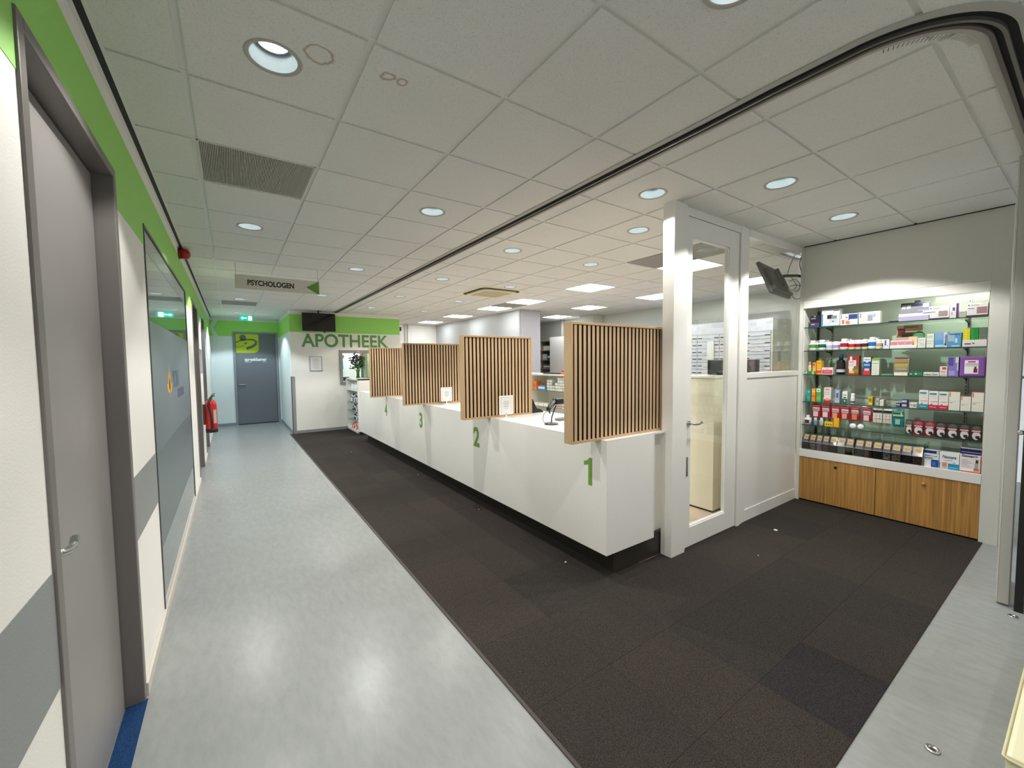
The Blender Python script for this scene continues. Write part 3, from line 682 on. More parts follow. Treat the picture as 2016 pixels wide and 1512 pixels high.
def bottle(name, x, y, z, r, h, body, cap, band, label, group, bandcol2=None, cr=None, n=16, sq=1.0):
    t = thing(name, label, 'bottle', (x, y, z), group)
    cr = cr or r * .62
    hb = h * .74
    obj('body', MB().lathe([(r * .9, 0), (r, h * .03), (r, hb * .86), (r * .9, hb * .95), (cr * .95, hb), (cr * .95, hb + h * .03)], n), body, t, world=False)
    obj('cap', MB().lathe([(cr, hb + h * .02), (cr * 1.03, hb + h * .04), (cr * 1.03, h * .97), (cr * .9, h)], n), cap, t, world=False)
    if band is not None:
        obj('label', MB().lathe([(r * 1.015, h * .12), (r * 1.02, h * .125), (r * 1.02, hb * .80), (r * 1.015, hb * .81)], n, cap=False), band, t, world=False)
        if bandcol2: obj('label', MB().lathe([(r * 1.03, h * .12), (r * 1.03, h * .26)], n, cap=False), bandcol2, t, world=False)
    return t
wm = flat((240, 240, 240), .3); 
rows = [(.995, [(9.42, (236, 238, 236), .13), (9.50, (236, 238, 236), .14), (9.62, (230, 235, 232), .14), (9.72, (236, 238, 236), .15), (9.9, (230, 235, 232), .12), (10.02, (236, 238, 236), .12)], 'upper'),
        (.678, [(9.40, (70, 66, 70), .2), (9.48, (150, 146, 148), .22), (9.57, (40, 40, 46), .24), (9.68, (215, 218, 220), .19), (9.78, (60, 90, 105), .2), (9.9, (220, 222, 224), .22), (10.03, (80, 120, 125), .18)], 'second'),
        (.478, [(9.38, (235, 235, 235), .16), (9.45, (40, 40, 44), .17), (9.52, (235, 235, 235), .17), (9.60, (50, 50, 56), .17), (9.68, (235, 235, 235), .16), (9.8, (232, 236, 236), .18), (9.95, (180, 190, 186), .12)], 'third'),
        (.273, [(9.38, (235, 235, 238), .17), (9.46, (40, 40, 44), .16), (9.54, (236, 236, 238), .17), (9.62, (60, 60, 66), .17), (9.72, (226, 228, 230), .15), (9.84, (226, 228, 230), .15)], 'fourth')]
cn = {(236, 238, 236): 'white', (230, 235, 232): 'pale', (70, 66, 70): 'charcoal', (150, 146, 148): 'grey', (40, 40, 46): 'black', (215, 218, 220): 'light grey', (60, 90, 105): 'petrol blue', (220, 222, 224): 'silvery', (80, 120, 125): 'teal', (235, 235, 235): 'white', (40, 40, 44): 'black', (50, 50, 56): 'dark grey', (232, 236, 236): 'pale', (180, 190, 186): 'greenish grey', (235, 235, 238): 'white', (60, 60, 66): 'dark grey', (236, 236, 238): 'white', (226, 228, 230): 'light grey'}
ordn = ['nearest', 'second', 'third', 'fourth', 'fifth', 'sixth', 'seventh']
for z, L_, rn in rows:
    for q, (y, c, h) in enumerate(L_):
        cc = flat(c, .35); lab = flat((238, 238, 238), .5) if sum(c) < 400 else flat((70, 90, 110), .5)
        bottle('care_bottle', 2.34, y, z, .033, h, cc, flat((30, 30, 32)) if sum(c) > 400 and z < .9 else wm, lab if z < .9 else None, '%s %s bottle on the %s shelf of the far tower, counted from the corner' % (ordn[q], cn[c], rn), 'care bottles in the far shelf tower', n=12)
for q, (y, c, h) in enumerate([(9.40, (226, 120, 70), .10), (9.50, (235, 230, 228), .16), (9.61, (214, 96, 60), .13), (9.73, (238, 236, 234), .13), (9.86, (222, 110, 70), .15), (10.02, (236, 170, 140), .11)]):
    t = thing('care_box', '%s %s box on the bottom shelf of the far tower' % (ordn[q], 'orange' if c[2] < 150 else 'white'), 'box', (2.30, y, .075), 'boxes at the bottom of the far tower')
    obj('carton', MB().box(0, .06, -.035, .035, 0, h, bev=.001), flat(c), t, world=False)
    obj('label', MB().box(-.001, 0, -.028, .028, h * .25, h * .65), flat((245, 245, 245)) if c[2] < 150 else flat((214, 96, 60)), t, world=False)

# vase with flowers
vx, vy, vz = 2.40, 9.72, 1.245
t = thing('flower_vase', 'glass vase with a colourful bunch of flowers on the white shelf tower', 'vase', (vx, vy, vz))
obj('vase', MB().lathe([(.048, 0), (.05, .01), (.032, .07), (.036, .14), (.055, .20), (.052, .20), (.033, .14), (.029, .07), (.044, .012)], 24, cap=False), glass_mat('vase_glass', (215, 232, 220)), t, world=False)
obj('water', MB().lathe([(.043, .012), (.029, .07), (.031, .12)], 20), glass_mat('vase_water', (205, 222, 200)), t, world=False)
mb = MB(); heads = []
cols = [((66, 58, 130), 'blue'), ((120, 66, 130), 'purple'), ((122, 24, 44), 'dark red'), ((226, 96, 120), 'pink'), ((236, 150, 175), 'light pink'), ((228, 168, 50), 'yellow'), ((96, 44, 110), 'violet'), ((214, 214, 140), 'pale yellow')]
spots = [(-.16, .0, .46, 5), (-.10, -.02, .42, 1), (-.06, .03, .56, 0), (-.07, -.04, .50, 0), (.02, 0, .60, 4), (.06, .03, .57, 7), (.13, -.01, .50, 3), (.10, .03, .51, 3), (.03, -.05, .42, 2), (-.03, -.06, .40, 2), (.12, -.03, .42, 7), (-.12, .04, .40, 6), (-.09, .02, .48, 1), (.0, .04, .50, 6), (.08, -.05, .38, 2), (-.02, .0, .52, 1)]
for k in range(12):
    a = k * 2.4; mb.tube([(.02 * math.cos(a + 2), .02 * math.sin(a + 2), .015), (.012 * math.cos(a), .012 * math.sin(a), .12), (.09 * math.cos(a), .07 * math.sin(a), .34)], .003, 5)
for (x, y, z, c) in spots: mb.tube([(0, 0, .2), (x * .6, y * .6, z * .75), (x, y, z)], .0025, 5)
obj('stems', mb, mat('stem_green', (86, 116, 52), .6), t, world=False)
mb = MB()
for k in range(330):
    a = random.uniform(0, 2 * PI); r = random.uniform(.01, .15) ; z = random.uniform(.21, .47) ; c = Vector((r * math.cos(a), r * .8 * math.sin(a), z - r * .35 + .05)); L_ = random.uniform(.035, .07); di = Vector((math.cos(a), math.sin(a), random.uniform(-.5, .6))).normalized(); sd = (di.cross(Vector((0, 0, 1))).normalized() + Vector((0, 0, random.uniform(-.8, .8)))).normalized() * L_ * .5
    mb.quad([c, c + di * L_ * .5 + sd, c + di * L_, c + di * L_ * .5 - sd], flat((46, 84, 36)) if k % 3 else flat((84, 122, 60)))
tag(obj('foliage', mb, None, t, world=False), kind='stuff')
for (x, y, z, c) in spots:
    mb = MB(); mb.blob((x, y, z), .016, flat((70, 46, 26)) if c == 5 else None, 1)
    m = flat(cols[c][0], .7)
    for k in range(9):
        a = 2 * PI * k / 9; r = .045 if c != 0 else .032
        for up in (0, 1):
            dz = .006 + up * .014; rr = r * (1 - .35 * up); aa = a + up * .35
            mb.quad([(x, y, z), (x + rr * .6 * math.cos(aa - .3), y + rr * .6 * math.sin(aa - .3), z + dz), (x + rr * math.cos(aa), y + rr * math.sin(aa), z + dz * 1.2), (x + rr * .6 * math.cos(aa + .3), y + rr * .6 * math.sin(aa + .3), z + dz)], m)
        if c in (0, 1, 6): mb.blob((x + .012 * math.cos(a), y + .012 * math.sin(a), z + .02 - .006 * k), .015, m, 1)
        if c in (2, 3, 4): mb.blob((x + .014 * math.cos(a), y + .014 * math.sin(a), z + .004 * (k % 3)), .019, m, 1)
    o = obj('flower', mb, m, t, world=False); o['label'] = cols[c][1] + ' flower'

# ------------------------------------------------------------------ counter
t = thing('service_counter', 'long white service counter with green numbers 1 to 4', 'counter', (2.15, 1.96, 0))
mb = MB(); mb.box(2.15, 2.69, 1.96, 8.64, .19, 1.008, bev=.002); mb.box(2.69, 2.93, 2.04, 8.64, .19, 1.0)
obj('body', mb, lam, t)
obj('worktop', MB().box(2.15, 2.825, 1.96, 8.64, 1.008, 1.02).box(2.825, 2.92, 2.03, 8.64, .99, 1.02), lamgloss, t)
obj('plinth', MB().box(2.28, 2.90, 2.01, 8.58, 0, .19), plinthm, t)
numm = mat('green_number', (112, 158, 62), .5)
for n_, y, z, s_ in (('2', 3.809, .768, .285), ('3', 5.363, .775, .285), ('4', 6.917, .778, .27)):
    text('number', n_, s_, numm, '-x', (2.149, y, z), t, bold=.03, squeeze=.92)
obj('number', MB().prism([(2.10, .667), (2.10, .872), (2.125, .872), (2.15, .848), (2.182, .838), (2.182, .808), (2.138, .818), (2.138, .667)], 'x', 2.1484, 2.15), numm, t)

def screen(x0, x1, y, label):
    t = thing('slatted_screen', label, 'screen', (x0, y, 1.02), 'oak slat screens standing across the counter')
    w = x1 - x0; h = .825; dp = .075; f = .016
    obj('frame', MB().box(0, f, 0, dp, 0, h, bev=.0015).box(w - f, w, 0, dp, 0, h, bev=.0015).box(f, w - f, 0, dp, h - f, h, bev=.0015).box(f, w - f, 0, dp, 0, f, bev=.0015), oak, t, world=False)
    obj('backing', MB().box(f, w - f, .030, .045, f, h - f), felt, t, world=False)
    n = int(round((w - 2 * f) / .0415)); p = (w - 2 * f) / n
    s0 = None
    for k in range(n):
        x = f + p * k + p * .40
        if s0 is None: s0 = obj('slat', MB().box(0, .0250, .0075, .030, f + .001, h - f - .001, slatside).box(0, .0250, .006, .0075, f + .001, h - f - .001, oakslat), oakslat, t, loc=(x, 0, 0), world=False)
        else: dup(s0, t, (x, 0, 0))
    s1 = None
    for k in range(n):
        x = f + p * k + p * .2
        if s1 is None: s1 = obj('slat', MB().box(0, .0250, .045, .0675, f + .001, h - f - .001, slatside).box(0, .0250, .0675, .069, f + .001, h - f - .001, oakslat), oakslat, t, loc=(x, 0, 0), world=False)
        else: dup(s1, t, (x, 0, 0))
screen(1.865, 2.955, 2.01, 'oak slatted privacy screen above number 1 beside the white column')
screen(1.845, 2.675, 3.505, 'oak slatted privacy screen standing second from the white column')
screen(1.865, 2.695, 5.21, 'oak slatted privacy screen standing third from the white column')
screen(1.885, 2.715, 6.83, 'oak slatted privacy screen farthest from the white column, nearest the flowers')

def acr_sign(x, y, label):
    t = thing('counter_sign', label, 'sign', (x, y, 1.02), 'white message signs on the counter')
    obj('foot', MB().box(-.05, .05, -.03, .03, 0, .003).box(-.006, .006, -.004, .004, .003, .045), mat('sign_white', (240, 240, 238), .3), t, world=False)
    obj('holder', MB().box(-.082, .082, -.004, .003, .035, .225, bev=.001), mat('sign_white', (240, 240, 238), .3), t, world=False)
    obj('sheet', MB().box(-.062, .062, -.0052, -.004, .05, .21), flat((226, 226, 224)), t, world=False)
    mb = MB()
    for k, w_ in enumerate((.06, .072, .052, .066, .03)): mb.box(-w_ / 2, w_ / 2, -.006, -.0052, .165 - .017 * k, .169 - .017 * k)
    for q in ((-.062, -.060, .05, .21), (.060, .062, .05, .21)): mb.box(q[0], q[1], -.006, -.0052, q[2], q[3])
    mb.box(-.06, .06, -.006, -.0052, .208, .21)
    obj('printed_text', mb, flat((120, 120, 120)), t, world=False)
acr_sign(2.265, 3.40, 'largest white stand-up message sign, closest to the barcode scanner')
acr_sign(2.42, 5.10, 'white stand-up message sign in the middle of the counter')
acr_sign(2.60, 6.72, 'smallest white stand-up message sign, nearest the flowers')

# barcode scanner
t = thing('barcode_scanner', 'black barcode scanner resting in its curved stand on the counter', 'scanner', (2.345, 2.79, 1.02))
obj('stand_base', MB().lathe([(.062, 0), (.062, .006), (.05, .014), (.02, .018)], 28), dgrey, t, world=False)
obj('stand_neck', MB().tube([(0, 0, .012), (.004, .0, .06), (.03, .0, .12), (.055, 0, .165)], .0055, 8), blackm, t, world=False)
mb = MB(); mb.tube([(-.045, .0, .125), (-.01, 0, .165), (.045, 0, .205), (.06, 0, .212)], .019, 10, r1=.022); mb.box(.035, .125, -.03, .03, .175, .228, bev=.010)
obj('scanner_body', mb, blackm, t, world=False)
obj('grip', MB().tube([(-.035, -.012, .15), (.03, -.012, .208)], .012, 8), mat('scanner_grey_grip', (110, 112, 114), .4), t, world=False)
obj('trigger', MB().tube([(-.03, 0, .118), (-.015, 0, .10), (-.018, 0, .118)], .007, 6), dgrey, t, world=False)
obj('cable', MB().tube([(-.045, 0, .125), (-.085, 0, .10), (-.098, 0, .06), (-.085, 0, .025), (-.05, 0, .008)], .0022, 6), cableM, t, world=False)
t = thing('card_terminal', 'black payment terminal on the counter beside screen number 2', 'terminal', (2.74, 3.58, 1.02))
obj('body', MB().prism([(-.05, 0), (.12, 0), (.09, .03), (.02, .05), (-.03, .15), (-.05, .16)], 'y', -.045, .045), blackm, t, world=False)
obj('display', MB().prism([(.0265, .044), (.03, .047), (-.02, .148), (-.024, .146)], 'y', -.03, .03), mat('terminal_display', (90, 94, 92), .2), t, world=False)
t = thing('hand_terminal', 'flat grey handset lying right of the barcode scanner', 'terminal', (2.60, 2.93, 1.02))
obj('body', MB().box(-.07, .07, -.035, .035, 0, .022, bev=.008), mat('handset_grey', (120, 120, 122), .3, .2), t, world=False); obj('display', MB().box(-.045, .02, -.024, .024, .022, .023), blackm, t, world=False)

# ------------------------------------------------------------------ column and glass partition
struct('column', MB().box(2.83, 3.01, 1.90, 2.0, 0, CZ, bev=.003), lam, 'square white column at the end of the counter', 'column')
struct('trim_4', MB().box(3.01, 3.055, 1.925, 2.0, 0, CZ), lam, 'white jamb between the column and the glass door', 'trim')
struct('trim_5', MB().box(3.055, 3.90, 1.925, 2.0, 2.735, CZ), lam, 'white header above the glass door', 'trim')
d = thing('door_5', 'white framed glass door beside the column with a steel handle', 'door', (3.06, 1.93, 0), kind='structure')
mb = MB(); mb.box(3.06, 3.125, 1.93, 1.975, .012, 2.73, bev=.002); mb.box(3.70, 3.865, 1.93, 1.975, .012, 2.73, bev=.002); mb.box(3.125, 3.70, 1.93, 1.975, 2.58, 2.73, bev=.002); mb.box(3.125, 3.70, 1.93, 1.975, .012, .175, bev=.002)
obj('door_frame', mb, lam, d)
obj('glazing_bead', MB().box(3.125, 3.135, 1.938, 1.968, .175, 2.58).box(3.69, 3.70, 1.938, 1.968, .175, 2.58).box(3.125, 3.70, 1.938, 1.968, 2.57, 2.58).box(3.125, 3.70, 1.938, 1.968, .175, .185), lamgloss, d)
obj('pane', MB().box(3.135, 3.69, 1.950, 1.956, .185, 2.57), clearg, d)
obj('door_gap', MB().box(3.866, 3.876, 1.945, 1.99, 0, 2.735).box(3.06, 3.866, 1.945, 1.99, 2.731, 2.735), blackgap, d)
mb = MB(); mb.tube([(3.09, 1.93, 1.06), (3.09, 1.885, 1.06), (3.10, 1.878, 1.058), (3.16, 1.876, 1.055), (3.215, 1.884, 1.062)], .010, 10); mb.lathe([(.024, 0), (.024, -.007)], 18, c=(3.09, 1.93, 1.06), ax='y')
obj('door_handle', mb, chrome, d); obj('lock_plate', MB().box(3.065, 3.088, 1.926, 1.93, .62, .78), chrome, d)
mb = MB(); mb.box(3.876, 3.935, 1.915, 2.0, 0, CZ, bev=.002); mb.box(3.935, 3.99, 1.925, 1.99, 0, CZ); mb.box(3.99, 4.05, 1.93, 1.98, 0, CZ)
struct('trim_6', mb, lam, 'white post between the glass door and the pharmacy window', 'trim')
pw = thing('wall_partition', 'white lower panel of the glazed partition beside the door', 'wall', (4.05, 1.93, 0), kind='structure')
obj('panel', MB().box(4.05, 5.2, 1.940, 1.98, .12, 1.40), lam, pw); obj('bottom_rail', MB().box(4.05, 5.2, 1.932, 1.985, 0, .118, bev=.002), lam, pw); obj('mid_rail', MB().box(4.05, 5.2, 1.932, 1.985, 1.402, 1.452, bev=.002), lam, pw)
obj('top_rail', MB().box(4.05, 5.2, 1.925, 1.985, 2.742, CZ), lam, pw)
w = thing('window_3', 'clear fixed window of the partition with the back of a monitor behind', 'window', (4.06, 1.95, 1.452), kind='structure')
obj('pane', MB().box(4.06, 5.2, 1.953, 1.960, 1.452, 2.742), clearg, w)
obj('glazing_bead', MB().box(4.05, 4.06, 1.94, 1.97, 1.452, 2.742).box(4.05, 5.2, 1.94, 1.97, 2.732, 2.742), lamgloss, w)

# ------------------------------------------------------------------ display wall
X0 = 5.2
mb = MB(); mb.box(X0, 5.64, 0.45, .556, 0, CZ, bev=.002); mb.box(X0, 5.64, 1.896, 1.93, 0, CZ); mb.box(5.60, 5.64, .556, 1.895, 0, CZ); mb.box(X0 + .002, 5.64, .556, 1.895, 2.215, CZ)
struct('wall_display', mb, mat('display_wall_grey_white', (214, 214, 205), .45), 'pale wall housing the lit product display niche', 'wall')
struct('trim_7', MB().box(X0 - .002, 5.218, .556, 1.895, 2.13, 2.212, bev=.002), lam, 'white fascia above the product niche', 'trim')
t = thing('display_niche', 'built-in product niche with glass shelves and pale green back', 'shelf', (X0, 1.23, .5))
obj('back_panel', MB().box(5.585, 5.60, .556, 1.895, .583, 2.213), mat('pale_green_back', (216, 223, 212), .15, coat=.4), t)
obj('side_panel', MB().box(5.22, 5.585, .556, .562, .583, 2.213), mat('mirror_side', (170, 165, 150), .08, .6), t); obj('side_panel', MB().box(5.22, 5.585, 1.888, 1.895, .583, 2.213), lam, t)
obj('ledge', MB().box(X0 - .004, 5.585, .556, 1.90, .50, .583, bev=.002), lamgloss, t)
SH = {1: 1.925, 2: 1.670, 3: 1.412, 4: 1.112, 5: .856, 6: .583}
for k in range(1, 6):
    o = obj('glass_shelf', MB().box(5.215, 5.57, .565, 1.888 if k < 9 else 1.8, SH[k] - .009, SH[k] - .001), greeng, t)
    obj('shelf_edge', MB().box(5.2125, 5.215, .565, 1.888, SH[k] - .009, SH[k] - .001), mat('dark_green_glass_edge', (36, 70, 58), .15), t)
for y in (1.745, .715):
    r = obj('slotted_upright', MB().box(5.575, 5.585, y - .010, y + .010, .6, 2.12), alu, t)
    mb = MB()
    for q in range(46): mb.box(5.5742, 5.575, y - .0035, y + .0035, .62 + q * .0325, .62 + q * .0325 + .018)
    tag(obj('slot', mb, blackm, t), kind='stuff')
    for k in range(1, 6): obj('shelf_bracket', MB().prism([(5.575, SH[k] - .010), (5.40, SH[k] - .010), (5.40, SH[k] - .018), (5.54, SH[k] - .035), (5.575, SH[k] - .055)], 'y', y - .004, y + .004), mat('bracket_dark', (58, 62, 58), .4, .3), t)
obj('corner_upright', MB().box(5.565, 5.58, 1.868, 1.885, .6, 2.12), mat('upright_dark', (70, 68, 62), .4), t)
nl = thing('niche_light', 'small strip light hidden behind the fascia at the top of the product niche', 'light', (5.24, .80, 2.20))
obj('housing', MB().box(5.222, 5.262, .60, 1.0, 2.185, 2.199), whitep, nl); obj('diffuser', MB().box(5.225, 5.259, .61, .99, 2.182, 2.185), mat('niche_glow', (245, 255, 235), .4, emit=10), nl)
L = bpy.data.lights.new('niche_lamp', 'AREA'); L.shape = 'RECTANGLE'; L.size = .03; L.size_y = .36; L.energy = 1.5; L.color = (.95, 1, .88)
lo = bpy.data.objects.new('niche_lamp', L); COL.objects.link(lo); lo.parent = nl; lo.location = (0, 0, -.022)

t = thing('display_cabinet', 'low cabinet with two striped wood doors under the product niche', 'cabinet', (X0, 1.23, 0))
obj('carcass', MB().box(5.225, 5.598, .558, 1.893, .02, .498), mat('cabinet_dark_inside', (40, 34, 28), .7), t)
obj('plinth', MB().box(5.23, 5.60, .556, 1.90, 0, .02), blackgap, t)
for (y0, y1, ky, lab) in ((1.243, 1.894, 1.565, 'left'), (.558, 1.238, .90, 'right')):
    dr = obj('door', MB().box(5.203, 5.223, y0, y1, .024, .497, bev=.001), zebra, t)
    if lab == 'left': obj('knob', MB().lathe([(.014, 0), (.012, .004)], 16, c=(5.1995, ky, .432), ax='x'), blackgap, t)
    else: obj('knob', MB().lathe([(.012, .003), (.015, -.006), (.013, -.016), (.006, -.020)], 18, c=(5.203, ky, .422), ax='x'), mat('wood_knob', (176, 132, 76), .35), t)

# ---- product builders (front faces look towards -X)
XF = 5.25
def carton(name, label, y0, y1, z, h, base, rects=(), txt=(), depth=.07, cat='box', group=None, xf=XF, tilt=0):
    w = y1 - y0; t = thing(name, label, cat, (xf, (y0 + y1) / 2, z), group)
    obj('carton', MB().box(0, depth, -w / 2 + .0008, w / 2 - .0008, 0, h, bev=.0008), flat(base), t, world=False)
    if rects:
        mb = MB()
        for k, (u0, v0, u1, v1, c) in enumerate(rects):   # u from the viewer's left (0) to right (1)
            d = .0004 + .0002 * k
            if len(v0 if isinstance(v0, tuple) else ()) : pass
            mb.box(-d, 0, w / 2 - u1 * w + (.0008 if u1 > .99 else 0), w / 2 - u0 * w - (.0008 if u0 < .01 else 0), v0 * h + .0005, v1 * h - .0005, flat(c))
        obj('print', mb, None, t, world=False)
    for (s_, u, v, sz, c, *r) in txt:
        text('lettering', s_, sz, flat(c), '-x', (xf - .0022, (y0 + y1) / 2 + w / 2 - u * w, z + v * h), t, bold=.01, ext=.0003, width=(r[0] * w if r and r[0] else None), vert=bool(r and len(r) > 1 and r[1]))
    if tilt: t.rotation_euler = (0, 0, tilt)
    return t
W_ = (240, 240, 238); G1 = (200, 200, 200)
lines = lambda n, c, u0=.15, u1=.8, v0=.3, v1=.7: [(u0, v0 + (v1 - v0) * k / n, u1 - .12 * (k % 3), v0 + (v1 - v0) * k / n + .02, c) for k in range(n)]
# shelf 1
carton('hanging_pack', 'black and purple pack at the left end of the top glass shelf', 1.760, 1.848, SH[1], .123, (28, 24, 38), [(.05, 0, .95, .38, (80, 66, 110)), (.1, .72, .6, .78, (200, 200, 205)), (.4, .9, .6, .96, (210, 210, 210)), (.12, .2, .5, .3, (180, 170, 200))], depth=.03)
carton('blood_pressure_box', 'largest white box with a grey device on the top shelf', 1.585, 1.744, SH[1], .180, (214, 216, 222), [(0, 0, .09, .72, (90, 140, 190)), (.32, .42, .62, .66, (30, 32, 38)), (.55, .36, .85, .60, (128, 132, 136)), (.45, .2, .88, .42, (196, 202, 208)), (.6, .24, .7, .3, (60, 70, 90)), (.66, .86, .98, .9, (70, 80, 120)), (0, 0, 1, .05, (160, 200, 225))], depth=.10)
carton('thermometer_box', 'white and blue box with a baby picture on the top shelf', 1.434, 1.580, SH[1], .114, (238, 236, 232), [(.48, .5, .98, .95, (40, 66, 130)), (.10, .1, .24, .5, (196, 120, 88)), (.32, .08, .58, .38, (206, 130, 96)), (.55, .1, .95, .42, (210, 216, 214)), (.3, .62, .42, .74, (110, 124, 104)), (.46, .44, .56, .54, (110, 124, 104)), (.05, .6, .09, .95, (60, 80, 130))], depth=.07)
carton('nebuliser_box', 'white box with an oval grey device, right of the baby picture box', 1.262, 1.426, SH[1], .118, (232, 228, 222), [(.42, .22, .66, .74, (150, 158, 166)), (.62, .5, .8, .8, (176, 182, 188)), (.06, .5, .1, .92, (70, 90, 130)), (.2, .2, .34, .6, (226, 208, 190)), (.8, .7, .96, .78, (190, 190, 190))], depth=.08)
t = thing('small_black_tool', 'small black object lying in the middle of the top shelf', 'tool', (5.26, 1.165, SH[1])); obj('body', MB().box(0, .03, -.035, .02, 0, .014, bev=.004), blackm, t, world=False); obj('tip', MB().tube([(.015, .015, .007), (.015, .04, .009)], .005, 6), dgrey, t, world=False)
t = thing('compression_box', 'dark navy box leaning in a lavender tray on the top shelf', 'box', (XF, 1.022, SH[1]))
obj('tray', MB().box(0, .10, -.105, .105, 0, .068, bev=.001), flat((176, 170, 200)), t, world=False); obj('tray_print', MB().box(-.0006, 0, -.104, .104, .042, .067).box(-.0006, 0, -.104, -.06, .06, .085), flat((226, 226, 232)), t, world=False)
mb = MB(); mb.prism([(.012, .066), (.045, .172), (.062, .172), (.03, .066)], 'y', -.098, .100); obj('lid', mb, flat((26, 26, 44)), t, world=False)
mb = MB()
for (a, b, z0, z1, c) in ((.030, .058, .115, .15, (120, 120, 126)), (-.09, -.05, .12, .155, (110, 100, 140)), (-.095, -.02, .085, .10, (70, 60, 100)), (.064, .092, .115, .15, (120, 120, 126))):
    f0 = .012 + (z0 - .066) * .311 - .001; f1 = .012 + (z1 - .066) * .311 - .001; mb.quad([(f0, a, z0), (f0, b, z0), (f1, b, z1), (f1, a, z1)], flat(c))
obj('lid_print', mb, None, t, world=False); obj('hang_tab', MB().box(.05, .056, -.03, .008, .172, .19), flat((30, 30, 40)), t, world=False)
carton('massage_box', 'white box with brown device picture left of the upright purple box', .794, .924, SH[1], .116, (208, 206, 208), [(0, 0, 1, .10, (78, 40, 84)), (.48, .2, .92, .62, (150, 128, 126)), (.06, .8, .14, .88, (50, 40, 60)), (.2, .8, .55, .85, (140, 140, 140)), (.06, .55, .34, .6, (110, 110, 120))])
carton('upright_purple_box', 'narrow upright white box with a purple side stripe', .735, .793, SH[1], .128, (206, 204, 206), [(.68, 0, .95, 1, (84, 44, 96)), (.3, .5, .56, .74, (80, 80, 84)), (.2, .2, .3, .45, (150, 130, 140))])
carton('small_grey_box', 'small grey box between the two purple striped boxes', .694, .734, SH[1], .055, (176, 176, 168), [(.1, .7, .8, .78, (110, 110, 110)), (.1, .45, .8, .52, (140, 140, 140)), (.1, .25, .7, .3, (140, 140, 140))])
carton('wide_purple_box', 'white and purple box at the right end of the top shelf', .570, .692, SH[1], .116, (204, 202, 202), [(0, 0, 1, .13, (70, 36, 66)), (.48, .22, .96, .70, (140, 112, 112)), (.06, .82, .14, .9, (50, 40, 60)), (.2, .82, .56, .88, (140, 140, 140)), (.06, .6, .36, .66, (110, 110, 120))])
# shelf 2: vitamin bottles
VB = [(1.829, .039, .111, (92, 150, 52), 'green'), (1.745, .039, .113, (0, 104, 84), 'dark green'), (1.675, .028, .091, (196, 196, 226), 'pale lilac'), (1.617, .028, .091, (178, 150, 206), 'lavender'), (1.549, .035, .117, (176, 22, 44), 'large red'), (1.482, .028, .100, (206, 30, 62), 'red and yellow'), (1.428, .025, .099, (140, 26, 78), 'magenta'), (1.376, .024, .102, (70, 40, 48), 'dark brown'), (1.321, .031, .120, (24, 112, 190), 'blue'), (1.267, .024, .096, (200, 166, 104), 'tan')]
for k, (y, r, h, c, nm) in enumerate(VB):
    foot = (236, 216, 110) if k in (5, 6, 7) else W_
    bottle('vitamin_bottle', XF + r, y, SH[2], min(r, .034), h, wm, wm, flat(c), '%s labelled vitamin bottle in the front row of the second shelf' % nm, 'white vitamin bottles', flat(foot), cr=min(r, .034) * .72)
    bottle('vitamin_bottle', XF + r * 2 + .045, y - .012, SH[2], min(r, .034), h, wm, wm, flat(c), '%s labelled vitamin bottle in the back row of the second shelf' % nm, 'white vitamin bottles', flat(foot), cr=min(r, .034) * .72)
carton('tilted_tube_box', 'white box with a violet tube print beside the vitamin bottles', 1.187, 1.232, SH[2], .092, (234, 234, 238), [(.25, .35, .5, .9, (104, 88, 150)), (.6, .3, .8, .4, (150, 150, 160))], tilt=.12)
carton('vitamin_poster', 'brown photo card reading Vitamine behind the pink sachets', .975, 1.157, SH[2] + .018, .205, (204, 170, 140), [(.05, .5, .34, .85, (110, 46, 34)), (.2, .45, .7, .66, (60, 38, 28)), (0, .3, .95, .42, (206, 180, 160)), (0, .18, .8, .26, (130, 60, 40)), (.6, .05, .95, .3, (232, 206, 170))], [('Vitamine D', .55, .9, .026, (70, 60, 40), .55)], depth=.004, cat='card', xf=XF + .09)
t = thing('round_green_tag', 'round green hanging tag over the brown vitamin card', 'tag', (XF + .06, .995, SH[2] + .115)); obj('disc', MB().lathe([(.043, 0), (.043, .002)], 28, ax='x'), flat((18, 116, 62)), t, world=False)
mb = MB()
for k, w_ in enumerate((.05, .065, .06, .04)): mb.box(-.0008, 0, -w_ / 2, w_ / 2, .018 - .014 * k, .021 - .014 * k)
obj('print', mb, flat((210, 230, 215)), t, world=False); obj('hook', MB().tube([(0, 0, .042), (0, .004, .055), (0, -.002, .06)], .001, 5), dgrey, t, world=False)
t = thing('sachet_tray', 'white tray holding pink sachets on the second shelf', 'tray', (XF, 1.089, SH[2])); obj('tray', MB().box(0, .08, -.094, .094, 0, .028, bev=.001), wm, t, world=False)
for k, y in enumerate((.065, .015, -.035)):
    o = obj('sachet', MB().box(.01 + k * .004, .02 + k * .004, y - .026, y + .026, .028, .078, bev=.003), flat((232, 214, 214)), t, world=False); obj('sachet_print', MB().box(.0085 + k * .004, .01 + k * .004, y - .022, y + .022, .034, .064), flat((214, 140, 150)), t, world=False)
obj('display_card', MB().box(.04, .043, -.09, -.03, .028, .11), flat((228, 200, 168)), t, world=False)
carton('white_curve_box', 'white box with a grey curved line right of the sachet tray', .937, .989, SH[2], .094, (230, 232, 226), [(.1, .75, .8, .8, (120, 120, 120)), (.3, .2, .9, .5, (216, 218, 214)), (.1, .5, .5, .54, (170, 170, 170))])
carton('tall_cream_box', 'taller pale box left of the two blue boxes', .882, .931, SH[2], .126, (228, 234, 220), [(.1, .7, .8, .9, (206, 208, 190)), (.5, 0, 1, .2, (240, 240, 234)), (.1, .45, .8, .5, (180, 190, 190)), (.1, .3, .7, .34, (180, 190, 190))])
